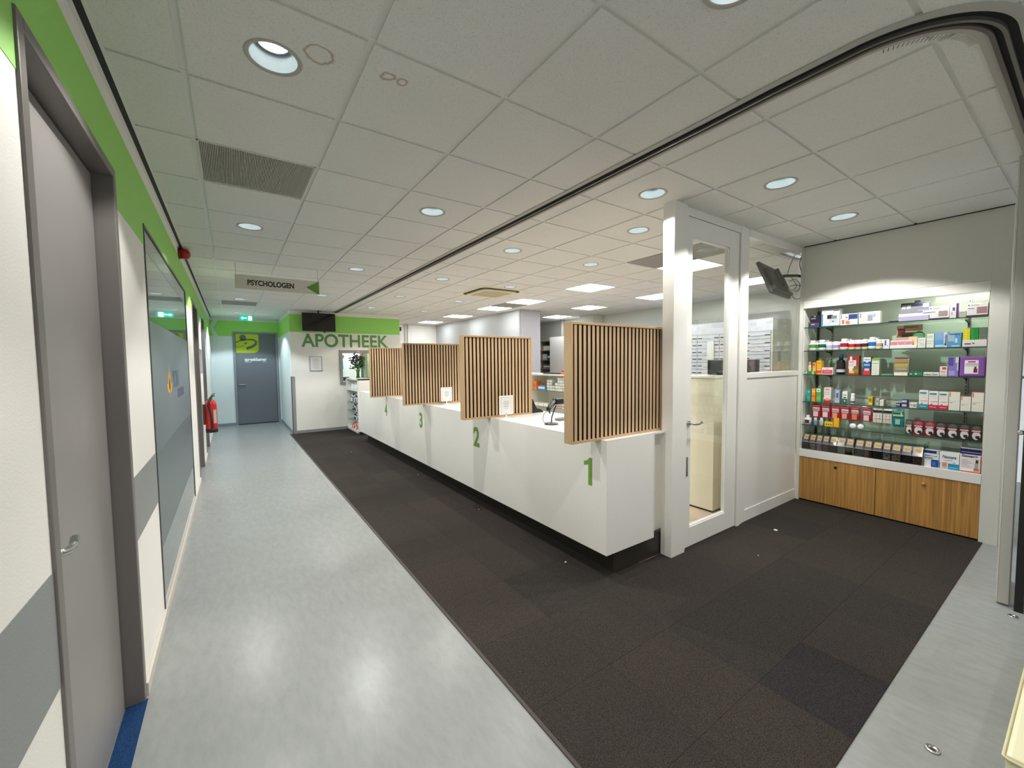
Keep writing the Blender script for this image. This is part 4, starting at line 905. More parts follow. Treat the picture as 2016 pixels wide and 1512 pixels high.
carton('blue_magnesium_box', 'left blue box with vertical lettering on the second shelf', .798, .880, SH[2], .134, (120, 174, 214), [(.02, .05, .72, .5, (92, 160, 208)), (.72, 0, 1, 1, (206, 224, 236)), (.36, .62, .54, .86, (196, 150, 176)), (.1, .03, .7, .18, (190, 220, 236))], [('Metarelax', .86, .5, .024, (50, 70, 100), None, True)])
carton('blue_muscle_box', 'right blue box with a white body outline on the second shelf', .715, .797, SH[2], .126, (92, 156, 202), [(.02, .4, .5, .95, (150, 192, 220)), (.12, .62, .34, .8, (200, 160, 180)), (.55, .3, .72, .62, (196, 224, 240)), (.3, .04, .9, .12, (206, 230, 240)), (.08, .86, .9, .93, (60, 84, 120))])
carton('white_tray_box', 'low white tray box under the green and yellow packs', .567, .709, SH[2], .058, (224, 218, 216), [(.1, .3, .36, .55, (110, 110, 112)), (.42, .4, .5, .6, (70, 70, 72))], depth=.10)
carton('yellow_pill_pack', 'yellow pill organiser standing on the white tray box', .665, .708, SH[2] + .0585, .100, (214, 200, 20), [(.3, .1 + .17 * k, .5, .16 + .17 * k, (250, 245, 190)) for k in range(5)], depth=.03, xf=XF + .01)
carton('green_pill_pack', 'green pill organiser standing on the white tray box', .617, .663, SH[2] + .0585, .104, (14, 138, 52), [(.15, .08 + .17 * k, .3, .12 + .17 * k, (150, 215, 160)) for k in range(5)], depth=.03, xf=XF + .01)
carton('grey_pill_pack', 'grey printed pill organiser at the right end of the second shelf', .570, .615, SH[2] + .0585, .104, (120, 130, 118), [(.1, .1 + .13 * k, .9, .14 + .13 * k, (70, 78, 70)) for k in range(7)], depth=.03, xf=XF + .01)
# shelf 3
carton('low_green_carton', 'low green carton at the left end of the third shelf', 1.787, 1.872, SH[3], .034, (52, 140, 84), [(.05, .3, .2, .8, (220, 240, 220)), (.75, 0, 1, .9, (190, 214, 110))], depth=.03, xf=XF - .025)
bottle('cream_tube', XF + .03, 1.848, SH[3], .014, .135, flat((238, 226, 206)), flat((240, 176, 128)), flat((246, 214, 180)), 'slim peach coloured tube behind the low green carton', None, n=14)
carton('orange_brown_carton', 'orange carton with a dark top behind the low green carton', 1.784, 1.818, SH[3], .143, (232, 176, 84), [(0, .9, 1, 1, (40, 28, 20)), (.2, .66, .7, .8, (180, 70, 40)), (.1, .2, .9, .5, (240, 196, 110))], depth=.04, xf=XF + .01)
carton('yellow_orange_carton', 'tall yellow and orange carton on the third shelf', 1.732, 1.776, SH[3], .149, (246, 186, 30), [(0, .05, 1, .42, (232, 84, 32)), (0, 0, 1, .08, (250, 190, 60)), (.05, .3, .95, .38, (246, 220, 200)), (.2, .78, .8, .84, (190, 110, 20))])
carton('red_white_flat_carton', 'low white carton with a red panel on the third shelf', 1.628, 1.729, SH[3], .074, (240, 226, 226), [(.06, .1, .94, .66, (216, 70, 86)), (.2, .34, .8, .46, (236, 170, 178)), (.35, .78, .65, .84, (200, 120, 130))])
bottle('dark_syrup_bottle', XF + .04, 1.573, SH[3], .037, .212, mat('brown_bottle_glass', (26, 16, 14), .1, coat=.5), flat((24, 66, 120)), flat((40, 34, 34)), 'dark brown syrup bottle with a blue cap', None, flat((200, 204, 208)), cr=.019, n=22)
o = thing('syrup_bottle_badge', None, None); bpy.data.objects.remove(o)
carton('red_diamond_carton', 'red carton with a white diamond and fruit print', 1.412, 1.506, SH[3], .196, (164, 58, 58), [(.1, .3, .75, .76, (240, 228, 224)), (.16, .1, .5, .35, (238, 226, 220)), (.2, .76, .4, .96, (238, 226, 222)), (.45, .1, .95, .34, (150, 130, 50)), (.2, .08, .6, .2, (226, 196, 60)), (.55, .3, .95, .46, (120, 110, 50)), (.15, .66, .6, .69, (90, 70, 70)), (.15, .55, .6, .57, (150, 130, 130)), (.15, .47, .5, .49, (150, 130, 130))])
carton('blue_red_carton', 'blue, white and red tall carton on the third shelf', 1.320, 1.378, SH[3], .178, (24, 84, 146), [(0, .76, 1, 1, (236, 236, 240)), (.35, .7, .65, .78, (236, 236, 240)), (0, 0, 1, .24, (216, 52, 64)), (.18, .24, .82, .38, (236, 190, 190)), (.1, .52, .86, .62, (150, 190, 225)), (.15, .84, .85, .9, (150, 150, 160))])
carton('green_top_carton', 'tall white carton with a lime green top', 1.254, 1.314, SH[3], .164, (226, 226, 212), [(0, .88, 1, 1, (130, 190, 50)), (.08, .7, .9, .73, (110, 130, 110)), (.1, .5, .6, .55, (222, 208, 170)), (.1, .38, .7, .40, (190, 200, 170)), (.1, .28, .8, .30, (190, 200, 170)), (.1, .14, .7, .16, (190, 200, 170))])
t = thing('sweet_bag', 'clear bag of liquorice sweets with a red printed top', 'bag', (XF + .02, 1.098, SH[3] + .03)); mb = MB(); mb.prism([(0, 0), (.03, 0), (.036, .05), (.03, .12), (.008, .148), (0, .12), (-.006, .05)], 'y', -.054, .054); obj('bag', mb, flat((150, 140, 116), .25), t, world=False)
mb = MB(); mb.quad([(-.0068, -.045, .052), (-.0068, .045, .052), (-.004, .045, .085), (-.004, -.045, .085)], flat((176, 160, 60))); mb.quad([(-.003, -.046, .087), (-.003, .046, .087), (0.003, .046, .135), (0.003, -.046, .135)], flat((150, 34, 28))); mb.quad([(-.0075, -.04, .02), (-.0075, .04, .02), (-.007, .04, .05), (-.007, -.04, .05)], flat((150, 150, 148))); obj('print', mb, None, t, world=False)
carton('cream_base_carton', 'low cream carton lying under the bag of sweets', 1.046, 1.143, SH[3], .029, (236, 228, 196), [(0, .1, .5, .5, (250, 246, 236))], xf=XF - .01, depth=.06)
carton('thin_green_carton', 'thin green carton left of the bag of sweets', 1.146, 1.235, SH[3], .016, (92, 150, 100), [(.1, .3, .8, .6, (130, 180, 136))], xf=XF - .02, depth=.04)
carton('dark_green_flat_carton', 'flat dark green carton right of the bag of sweets', .946, 1.042, SH[3], .037, (28, 112, 76), [(.08, .3, .25, .6, (160, 205, 180)), (.45, .3, .6, .7, (190, 225, 200)), (.7, .4, .92, .55, (120, 180, 150))])
carton('lice_care_carton', 'flat white carton reading Luizen Care', .841, .943, SH[3], .034, (230, 232, 224), [], [('Luizen Care', .48, .45, .022, (50, 56, 54), .86)])
carton('small_pink_carton', 'small white carton with a red flower on the third shelf', .790, .838, SH[3], .088, (236, 222, 214), [(.3, .68, .85, .92, (190, 80, 60)), (.1, .4, .8, .52, (206, 150, 140)), (0, .08, 1, .12, (120, 60, 60)), (.2, .2, .8, .3, (230, 200, 196))])
carton('violet_tall_carton', 'tall violet carton with a white curve left of the purple pack', .723, .788, SH[3], .170, (132, 118, 190), [(.0, .55, .5, .98, (92, 74, 160)), (.7, .7, 1, 1, (214, 220, 214)), (.85, .3, 1, .7, (196, 200, 214)), (.1, .04, .7, .3, (160, 152, 206))])
t = thing('purple_pack', 'large shiny purple pack with a white label on the third shelf', 'pack', (XF, .643, SH[3])); obj('pack', MB().box(0, .11, -.075, .075, 0, .172, bev=.012), mat('purple_film', (138, 84, 170), .22), t, world=False)
obj('label', MB().box(-.0006, 0, -.035, .045, .025, .142), wm, t, world=False)
mb = MB(); mb.box(-.0012, -.0006, -.018, .025, .122, .134, flat((204, 60, 70))); mb.box(-.0012, -.0006, -.03, .04, .106, .111, flat((90, 60, 80))); mb.box(-.0012, -.0006, -.03, .04, .092, .096, flat((130, 110, 120))); mb.box(-.0012, -.0006, -.03, -.008, .035, .07, flat((120, 30, 60))); mb.box(-.0012, -.0006, -.024, -.012, .07, .086, flat((60, 30, 50)))
obj('print', mb, None, t, world=False)
# shelf 4
carton('teal_carton', 'teal carton at the left end of the fourth shelf', 1.823, 1.863, SH[4], .135, (20, 156, 146), [(.3, .7, .7, .86, (120, 210, 200)), (.2, .3, .8, .36, (110, 205, 200)), (.2, .2, .7, .24, (110, 205, 200))])
carton('orange_carton', 'orange carton beside the teal carton', 1.779, 1.816, SH[4], .143, (236, 150, 44), [(.2, .7, .8, .86, (250, 196, 110)), (.1, .3, .9, .5, (214, 110, 30))])
carton('green_leaf_carton', 'green carton with a white oval top on the fourth shelf', 1.727, 1.773, SH[4], .150, (88, 160, 84), [(.05, .72, .85, .96, (220, 232, 216)), (.2, .8, .7, .86, (60, 80, 60)), (.1, .1, .9, .4, (120, 184, 106))], depth=.05)
carton('cough_syrup_carton', 'white carton with a red base on the fourth shelf', 1.638, 1.702, SH[4], .160, (226, 218, 210), [(0, 0, 1, .2, (180, 36, 34)), (.2, .12, .8, .28, (240, 150, 120)), (.1, .66, .8, .69, (120, 90, 100)), (.1, .54, .8, .57, (120, 120, 150)), (.2, .8, .8, .95, (216, 160, 160))], depth=.06)
carton('pale_blue_carton', 'pale blue carton with a dark figure on the fourth shelf', 1.564, 1.604, SH[4], .140, (158, 170, 196), [(.3, .4, .7, .75, (80, 92, 130)), (.1, .84, .9, .88, (200, 206, 220)), (0, .1, 1, .18, (200, 208, 222))])
carton('white_green_carton', 'small carton, white above and dark green below', 1.499, 1.541, SH[4], .127, (232, 234, 226), [(0, 0, 1, .4, (16, 92, 66)), (.2, .44, .8, .54, (40, 50, 46)), (.2, .64, .8, .76, (150, 156, 150)), (.35, .14, .65, .28, (180, 220, 200))])
bottle('white_navy_tube', XF + .02, 1.458, SH[4], .018, .108, wm, wm, flat((220, 224, 230)), 'small white tube with a navy base on the fourth shelf', None, flat((30, 52, 88)), n=14, cr=.016)
carton('small_yellow_carton', 'small yellow carton standing alone on the fourth shelf', 1.296, 1.332, SH[4], .084, (206, 178, 40), [(.2, .4, .8, .8, (150, 120, 20)), (.1, .08, .9, .2, (240, 225, 120))])
carton('grey_slim_carton', 'slim grey carton right of the small yellow carton', 1.245, 1.273, SH[4], .072, (176, 174, 164), [(.3, .5, .7, .7, (90, 90, 88))])
carton('white_stub_carton', 'small off-white carton right of the slim grey carton', 1.211, 1.242, SH[4], .060, (226, 222, 206), [(.1, .6, .8, .66, (150, 150, 140)), (.1, .35, .8, .4, (170, 170, 160))])
t = thing('glass_dish', 'tiny clear dish on the fourth shelf', 'dish', (XF + .02, 1.17, SH[4])); obj('dish', MB().lathe([(.012, 0), (.018, .01), (.017, .01), (.010, .002)], 16, cap=False), acryl, t, world=False); obj('rim', MB().lathe([(.018, .009), (.019, .011)], 16, cap=False), whitep, t, world=False)
carton('navy_low_carton', 'low navy carton left of the stacked navy pair', 1.090, 1.123, SH[4], .034, (40, 42, 84), [(.1, .4, .9, .8, (180, 184, 210))])
carton('navy_lower_carton', 'lower carton of the stacked navy pair', 1.044, 1.083, SH[4], .037, (74, 74, 120), [(.08, .25, .92, .75, (200, 204, 226))])
carton('navy_upper_carton', 'upper carton of the stacked navy pair', 1.044, 1.083, SH[4] + .0375, .037, (74, 74, 120), [(.08, .25, .92, .75, (196, 202, 226))])
carton('white_blue_carton', 'small white carton with grey print left of the tall cartons', .978, 1.026, SH[4], .047, (226, 226, 222), [(.1, .4, .4, .7, (130, 140, 190)), (.5, .2, .9, .75, (150, 150, 152))])
for (y0, y1, c, h, nm) in ((.903, .965, (20, 144, 164), .168, 'tall white carton with a teal base'), (.838, .901, (206, 20, 66), .162, 'left tall white carton with a crimson base'), (.775, .836, (206, 20, 66), .160, 'right tall white carton with a crimson base')):
    carton('eye_drop_carton', nm, y0, y1, SH[4], h, (226, 226, 218), [(0, 0, 1, .24, c), (.1, .8, .8, .9, (70, 130, 140)), (.1, .72, .8, .74, (130, 150, 150)), (.1, .6, .85, .62, (200, 200, 190)), (.2, .4, .9, .44, (200, 130, 130)), (.25, .24, .4, .3, c), (.1, .1, .8, .13, (230, 230, 230))])
for (y0, y1, h, nm) in ((.705, .773, .166, 'left tall plain white carton with a red top'), (.640, .702, .128, 'shorter white carton with a red top between two taller ones'), (.567, .637, .168, 'white carton with a red top at the right end of the fourth shelf')):
    t = carton('skin_care_carton', nm, y0, y1, SH[4], h, (228, 226, 214), [(.08, .72, .16, .95, (200, 90, 80)), (.1, .46, .7, .48, (150, 150, 146)), (.1, .38, .35, .41, (80, 80, 80)), (0, .985, 1, 1, (190, 70, 54))])
    obj('top_flap', MB().box(0, .07, -(y1 - y0) / 2 + .001, (y1 - y0) / 2 - .001, h, h + .001), flat((190, 70, 54)), t, world=False)
# packs hanging from a rail under shelf 4
t = thing('hanging_rail', 'thin metal rail with hooks under the fourth glass shelf', 'rail', (XF + .03, 1.45, SH[4] - .02)); obj('rail', MB().tube([(XF + .03, 1.06, SH[4] - .022), (XF + .03, 1.83, SH[4] - .022)], .003, 8), chrome, t)
HP = [(1.730, 1.812, 'r', (232, 206, 204), 'first'), (1.643, 1.725, 'r', (224, 206, 204), 'second'), (1.559, 1.638, 'r', (224, 150, 110), 'third'), (1.478, 1.555, 'r', (220, 150, 130), 'fourth'), (1.395, 1.472, 'r', (214, 120, 80), 'fifth'), (1.299, 1.378, 'r', (210, 190, 190), 'sixth'), (1.221, 1.293, 'w', (0, 0, 0), 'left'), (1.149, 1.217, 'w', (0, 0, 0), 'right'), (1.064, 1.146, 't', (0, 0, 0), '')]
for (y0, y1, k, c, nm) in HP:
    yc = (y0 + y1) / 2; w_ = y1 - y0 - .004; z = .942 if k != 't' else .918; h = 1.082 - z
    if k == 'r': lab, base = '%s red hanging plaster pack from the left under the fourth shelf' % nm, (170, 14, 40)
    elif k == 'w': lab, base = '%s white hanging pack with a black band under the fourth shelf' % nm, (226, 216, 208)
    else: lab, base = 'teal hanging bag with a lime stripe at the end of the rail', (10, 118, 140)
    t = thing('hanging_pack', lab, 'pack', (XF + .02, yc, z), 'packs hanging under the fourth shelf')
    mb = MB(); mb.prism([(0, 0), (.018, 0), (.026, h * .35), (.014, h * .92), (.006, h), (-.002, h * .92), (-.008, h * .35)], 'y', -w_ / 2, w_ / 2); obj('pouch', mb, flat(base, .3), t, world=False)
    mb = MB(); P = lambda u0, v0, u1, v1, cc: mb.box(-.0105, -.0085, w_ / 2 - u1 * w_, w_ / 2 - u0 * w_, v0 * h, v1 * h, flat(cc))
    if k == 'r': P(.1, .5, .88, .78, (228, 190, 194)); P(.16, .06, .72, .46, c); P(.05, .86, .9, .92, (226, 120, 130)); P(.12, .6, .8, .64, (190, 60, 80))
    elif k == 'w': P(0, .72, 1, .88, (34, 32, 42)); P(.3, .1, .36, .66, (200, 186, 170)); P(.7, .1, .76, .66, (200, 186, 170)); P(.1, .3, .9, .34, (206, 190, 176))
    else: P(.02, .62, .98, .72, (190, 214, 90)); P(.25, .14, .7, .45, (150, 190, 150)); P(.1, .84, .85, .9, (110, 190, 200)); P(.72, .72, .86, .82, (220, 235, 200))
    obj('print', mb, None, t, world=False); obj('hook', MB().tube([(.01, 0, h - .002), (.01, 0, h + .018), (.01, 0, h + .022)], .002, 5), chrome, t, world=False)
# shelf 5
t = bottle('white_flask', XF + .03, 1.852, SH[5], .034, .100, wm, wm, None, 'white flask with a brown label at the left end of the fifth shelf', None, cr=.016); obj('label', MB().box(-.0355, -.034, -.022, .018, .014, .05), flat((86, 40, 34)), t, world=False)
bottle('dropper_bottle', XF + .02, 1.777, SH[5], .018, .080, flat((170, 184, 196)), wm, flat((120, 150, 170)), 'left small dropper bottle with a white cap on the fifth shelf', None, cr=.013, n=14)
bottle('dropper_bottle', XF + .02, 1.722, SH[5], .018, .082, flat((206, 210, 214)), wm, flat((190, 196, 204)), 'right small dropper bottle with a white cap on the fifth shelf', None, cr=.013, n=14)
carton('yellow_low_carton', 'low yellow carton with black dots on the fifth shelf', 1.614, 1.690, SH[5], .046, (240, 196, 30), [(.15, .3, .3, .6, (60, 50, 20)), (.42, .3, .58, .6, (80, 60, 20)), (.72, .3, .84, .6, (60, 50, 20))])
carton('yellow_tall_carton', 'taller plain yellow carton on the fifth shelf', 1.565, 1.612, SH[5], .096, (240, 178, 10), [(.66, 0, .7, 1, (206, 150, 10))], xf=XF + .01)
for y, nm in ((1.447, 'left'), (1.385, 'right')):
    t = thing('ear_thermometer_cap', '%s round white cap lying on the fifth shelf' % nm, 'cap', (XF, y, SH[5])); obj('cap', MB().lathe([(.008, 0), (.026, .002), (.028, .012), (.020, .03), (.012, .05)], 20, c=(0, 0, .028), ax='x'), wm, t, world=False); obj('stem', MB().tube([(.05, 0, .03), (.09, -.01, .035)], .009, 8), flat((210, 214, 216)), t, world=False)
BG = [(1.000, 1.052, (38, 74, 44), 'green'), (.925, .998, (110, 20, 36), 'first crimson'), (.852, .923, (112, 22, 38), 'second crimson'), (.781, .850, (34, 26, 30), 'first black'), (.707, .779, (32, 24, 28), 'second black'), (.638, .705, (34, 30, 32), 'third black'), (.568, .636, (32, 26, 30), 'fourth black')]
for (y0, y1, c, nm) in BG:
    yc = (y0 + y1) / 2; w_ = y1 - y0 - .003; h = .140
    t = thing('sweets_pouch', '%s sweets pouch with a round white window on the fifth shelf' % nm, 'pouch', (XF + .01, yc, SH[5]), 'sweets pouches on the fifth shelf')
    mb = MB(); mb.prism([(-.008, 0), (.03, 0), (.026, h * .5), (.014, h), (.010, h), (-.004, h * .5)], 'y', -w_ / 2, w_ / 2); obj('pouch', mb, flat(c, .3), t, world=False)
    F = lambda v: -.008 + (.004 if v < .5 else 0) * v / .5 + max(0, v - .5) * .028 - .0012
    mb = MB(); pts = [(-w_ * .02 + w_ * .38 * math.cos(a), h * .34 + h * .26 * math.sin(a)) for a in [2 * PI * k / 18 for k in range(18)]]
    mb.quad([(-.0095 + .004 * (z / h), y, z) for y, z in pts], flat((214, 210, 210)))
    for k in range(7):
        a = PI * (.12 + .76 * k / 6); y_a, z_a = w_ * .15 * math.cos(a), h * .66 + h * .08 * math.sin(a); y_b, z_b = w_ * .45 * math.cos(a), h * .72 + h * .22 * math.sin(a)
        f = lambda z: -.0056 + (z - h * .5) * .2 - .0012
        mb.quad([(f(z_a), y_a - .001, z_a), (f(z_a), y_a + .001, z_a), (f(z_b), y_b + .003, z_b), (f(z_b), y_b - .003, z_b)], flat((200, 120, 130) if c[0] > 60 else (110, 120, 108)))
    mb.box(-.011, -.009, -w_ * .3, w_ * .05, h * .18, h * .34, flat((44, 30, 30))); mb.box(-.011, -.009, -w_ * .38, -w_ * .12, h * .12, h * .22, flat((60, 44, 40)))
    mb.box(-.0095, -.0062, -w_ * .44, w_ * .42, h * .56, h * .68, flat((196, 40, 52)))
    obj('print', mb, None, t, world=False)
    text('lettering', 'WARME', h * .12, wm, '-x', (XF + .01 - .0098, yc, SH[5] + h * .62), t, bold=.02, ext=.0003, width=w_ * .75)
# ledge: acrylic bins
bins = [(1.852, 1.921, (45, 43, 44)), (1.785, 1.852, (214, 196, 170)), (1.705, 1.784, (236, 236, 236)), (1.636, 1.700, (150, 92, 66)), (1.569, 1.636, (30, 26, 28)), (1.496, 1.569, (160, 190, 165)), (1.428, 1.495, (34, 30, 32)), (1.346, 1.420, (40, 32, 30)), (1.283, 1.346, (130, 76, 60)), (1.205, 1.282, (30, 26, 26)), (1.141, 1.205, (206, 204, 192)), (1.068, 1.141, (190, 168, 136)), (.994, 1.068, (46, 40, 40)), (.919, .994, (128, 76, 62))]
bn = ['far left', 'second', 'third, black and white striped', 'fourth, brown', 'fifth, black', 'sixth, pale green', 'seventh, black', 'eighth, black', 'ninth, dark brown', 'tenth, black', 'eleventh, light grey', 'twelfth, speckled', 'thirteenth, dark', 'last, reddish brown']
smoke = mat('smoked_bin', (70, 74, 84), .15); tan = flat((206, 178, 126)); tan2 = flat((170, 134, 78))
for k, (y0, y1, c) in enumerate(bins):
    y0 = min(y0, 1.815) if k == 0 else y0; y1 = min(y1, 1.883)
    if k == 0: y0 = 1.822
    if k == 1: y0, y1 = 1.758, 1.820
    if k == 2: y1 = 1.756; y0 = 1.700
    if k == 3: y1 = 1.698; y0 = 1.638
    yc = (y0 + y1) / 2; w_ = (y1 - y0) - .003
    t = thing('sweets_bin', 'acrylic sweets bin on the white ledge, %s from the left' % bn[k] if k else 'acrylic sweets bin at the left end of the white ledge', 'bin', (5.225, yc, SH[6] + .001), 'sweets bins on the ledge')
    h = .165
    obj('bin', MB().box(0, .003, -w_ / 2, w_ / 2, 0, h * .48).box(.0, .12, -w_ / 2, -w_ / 2 + .002, 0, h * .8).box(0, .12, w_ / 2 - .002, w_ / 2, 0, h * .8).box(0, .12, -w_ / 2, w_ / 2, 0, .003), acryl, t, world=False)
    mb = MB(); mb.prism([(0, h * .46), (.045, h * .98), (.12, h * .98), (.12, h * .93), (.048, h * .93), (.006, h * .44)], 'y', -w_ / 2, w_ / 2); obj('flap', mb, smoke, t, world=False)
    mb = MB()
    def fl(v): return (.045 * (v - .46) / .52) - .0012
    u = w_ * .36
    mb.quad([(fl(.66), -u, h * .66), (fl(.66), u, h * .66), (fl(.96), u, h * .96), (fl(.96), -u, h * .96)], tan)
    mb.quad([(fl(.72) - .0006, -u * .8, h * .72), (fl(.72) - .0006, u * .8, h * .72), (fl(.85) - .0006, u * .8, h * .85), (fl(.85) - .0006, -u * .8, h * .85)], tan2)
    obj('label', mb, None, t, world=False)
    mb = MB(); c2 = tuple(min(255, int(v * 1.35)) for v in c); c3 = (40, 40, 42) if k in (1, 2, 10, 11) else c
    ks = [flat(c), flat(c2), flat(c3)]
    for q in range(70):
        p = (random.uniform(.006, .03), random.uniform(-w_ / 2 + .007, w_ / 2 - .007), .006 + random.uniform(0, h * .40)); a = random.uniform(0, PI)
        L_ = .0065; mb.tube([(p[0] + .001, p[1] - L_ * math.cos(a), p[2] - L_ * math.sin(a) * .8 + .003), (p[0], p[1] + L_ * math.cos(a), p[2] + L_ * math.sin(a) * .8 + .003)], .003, 4, random.choice(ks))
    mb.box(.02, .10, -w_ / 2 + .004, w_ / 2 - .004, .004, h * .42, ks[0])
    tag(obj('sweets', mb, None, t, world=False), kind='stuff')
    # second row lid
    mb = MB().box(.13, .20, -w_ / 2, w_ / 2, 0, h * .98); obj('rear_bin', mb, smoke, t, world=False); obj('rear_label', MB().box(.128, .13, -u, u, h * .8, h * .97), tan, t, world=False)
for (y0, y1, nm) in ((1.424, 1.884, 'left'), (.915, 1.421, 'right')):
    t = thing('acrylic_dispenser', '%s clear acrylic dispenser case around the sweets bins' % nm, 'case', (5.21, (y0 + y1) / 2, SH[6])); obj('front_panel', MB().box(5.212, 5.215, y0, y1, SH[6] + .001, SH[6] + .085), acryl, t); obj('side_panel', MB().box(5.212, 5.45, y0 - .0005, y0 + .002, SH[6] + .001, SH[6] + .20), acryl, t); obj('edge_line', MB().box(5.211, 5.212, y0, y1, SH[6] + .083, SH[6] + .086).box(5.211, 5.212, y0, y0 + .002, SH[6] + .001, SH[6] + .2), mat('acrylic_edge', (190, 190, 186), .2), t)
carton('cold_pack_box', 'white and blue cold pack box right of the sweets bins', .816, .914, SH[6], .150, (228, 230, 236), [(0, .82, 1, 1, (26, 36, 110)), (.5, 0, .98, .46, (30, 70, 140)), (.6, .1, .8, .34, (60, 110, 180)), (.05, .5, .6, .56, (24, 60, 130)), (.84, .84, .98, .98, (220, 220, 230)), (.1, .42, .45, .45, (150, 150, 160))], [('Acti', .26, .68, .024, (30, 60, 130), .34), ('Cool', .68, .68, .024, (120, 190, 70), .4)], xf=5.24, depth=.09)
carton('eye_mask_box', 'white and blue box reading Nexcare with a face picture', .690, .812, SH[6], .148, (236, 238, 240), [(0, 0, 1, .36, (40, 140, 180)), (.05, .02, .45, .42, (206, 224, 232)), (.14, .06, .40, .40, (214, 150, 120)), (.2, .22, .34, .26, (190, 90, 80)), (.5, .1, .9, .14, (150, 205, 225)), (.24, .52, .66, .55, (130, 140, 160)), (.68, .4, .82, .44, (110, 130, 150))], [('Nexcare', .5, .74, .040, (50, 56, 66), .68)], xf=5.235, depth=.10)
carton('warm_pack_box', 'white and navy box reading Physiopack with a red border', .562, .688, SH[6], .205, (236, 230, 228), [(0, .76, 1, 1, (24, 24, 90)), (0, 0, 1, .05, (196, 70, 60)), (.95, 0, 1, .72, (170, 60, 60)), (.06, .84, .95, .86, (226, 226, 240)), (.08, .64, .6, .67, (90, 90, 110)), (.66, .08, .9, .2, (190, 120, 90)), (.7, .2, .86, .42, (176, 168, 160)), (.74, .42, .86, .56, (70, 50, 44))] + lines(6, (190, 190, 196), .08, .6, .2, .6), [('Physiopack', .46, .70, .026, (60, 40, 120), .74)], xf=5.235, depth=.12)

# ------------------------------------------------------------------ things behind the partition
t = thing('back_monitor', 'dark tilted flat screen on a wall arm behind the window', 'monitor', (5.02, 2.12, 2.46))
mb = MB(); mb.box(-.36, .36, -.012, .022, -.19, .17, bev=.006); mb.box(-.30, .30, -.045, -.012, -.16, .09, bev=.012); mb.prism([(-.045, -.17), (-.012, -.17), (-.012, -.12), (-.045, -.13)], 'x', -.34, .34)
o1 = obj('casing', mb, mat('monitor_back_grey', (74, 74, 70), .5), t, world=False)
o2 = obj('screen', MB().box(-.345, .345, .022, .024, -.175, .155), screenm, t, world=False)
o3 = obj('mount_plate', MB().box(-.06, .14, -.06, -.045, -.07, .08, bev=.003).box(.02, .05, -.075, -.045, -.10, .11), dgrey, t, world=False)
o4 = obj('type_label', MB().box(.20, .29, -.047, -.045, -.15, -.10), flat((190, 190, 186)), t, world=False)
for o in (o1, o2, o3, o4): o.rotation_euler = (math.radians(-22), 0, math.radians(8))
mb = MB(); mb.tube([(5.08, 2.05, 2.50), (5.36, 2.03, 2.53), (5.56, 2.02, 2.535)], .016, 8); mb.tube([(5.52, 2.02, 2.46), (5.52, 2.02, 2.62)], .018, 8); mb.tube([(5.52, 2.02, 2.60), (5.62, 2.02, 2.59)], .014, 8); mb.tube([(5.52, 2.02, 2.47), (5.62, 2.02, 2.46)], .014, 8)
obj('arm', mb, blackm, t)
obj('wall_plate', MB().box(5.58, 5.63, 1.925, 2.05, 2.42, 2.66), blackm, t)
for k, pts in enumerate(([(5.16, 2.05, 2.50), (5.20, 2.04, 2.62), (5.32, 2.03, 2.76), (5.45, 2.02, 2.765)], [(5.47, 2.03, 2.76), (5.43, 2.03, 2.66), (5.48, 2.02, 2.56)], [(5.2, 2.04, 2.45), (5.35, 2.04, 2.49), (5.45, 2.03, 2.44), (5.40, 2.03, 2.36), (5.30, 2.04, 2.36)], [(5.22, 2.04, 2.40), (5.40, 2.04, 2.43), (5.52, 2.03, 2.40), (5.47, 2.03, 2.29), (5.36, 2.04, 2.27), (5.30, 2.05, 2.30)], [(5.25, 2.04, 2.5), (5.36, 2.03, 2.42), (5.33, 2.04, 2.38)])):
    q = []
    for a, b, c_, d_ in zip([pts[0]] + pts[:-2], pts[:-1], pts[1:], pts[2:] + [pts[-1]]):
        for s_ in range(5):
            u = s_ / 5; q.append(tuple(.5 * ((2 * b[i]) + (-a[i] + c_[i]) * u + (2 * a[i] - 5 * b[i] + 4 * c_[i] - d_[i]) * u * u + (-a[i] + 3 * b[i] - 3 * c_[i] + d_[i]) * u ** 3) for i in range(3)))
    q.append(pts[-1]); obj('cable', MB().tube(q, .0035, 6), cableM, t)

t = thing('workstation_cabinet', 'white high desk cabinet seen through the lower glass of the door', 'cabinet', (4.04, 2.24, 0))
obj('body', MB().box(4.04, 5.55, 2.24, 2.75, .02, 1.395), mat('warm_white_board', (228, 224, 204), .4), t); obj('top', MB().box(4.03, 5.56, 2.23, 2.76, 1.395, 1.412), lamgloss, t); obj('plinth', MB().box(4.05, 5.5, 2.25, 2.74, 0, .02), blackgap, t)
for (x0, x1, lab) in ((4.36, 4.87, 'dark desktop monitor seen through the glass door'), (4.98, 5.50, 'dark desktop monitor seen through the partition window')):
    t = thing('desktop_monitor', lab, 'monitor', ((x0 + x1) / 2, 2.50, 1.412)); xc = (x0 + x1) / 2
    obj('casing', MB().box(x0, x1, 2.47, 2.50, 1.425, 1.578, bev=.004), blackm, t); obj('screen', MB().box(x0 + .01, x1 - .01, 2.50, 2.502, 1.43, 1.57), screenm, t); obj('stand', MB().box(xc - .03, xc + .03, 2.48, 2.52, 1.412, 1.43).box(xc - .1, xc + .1, 2.42, 2.58, 1.412, 1.418), blackm, t)
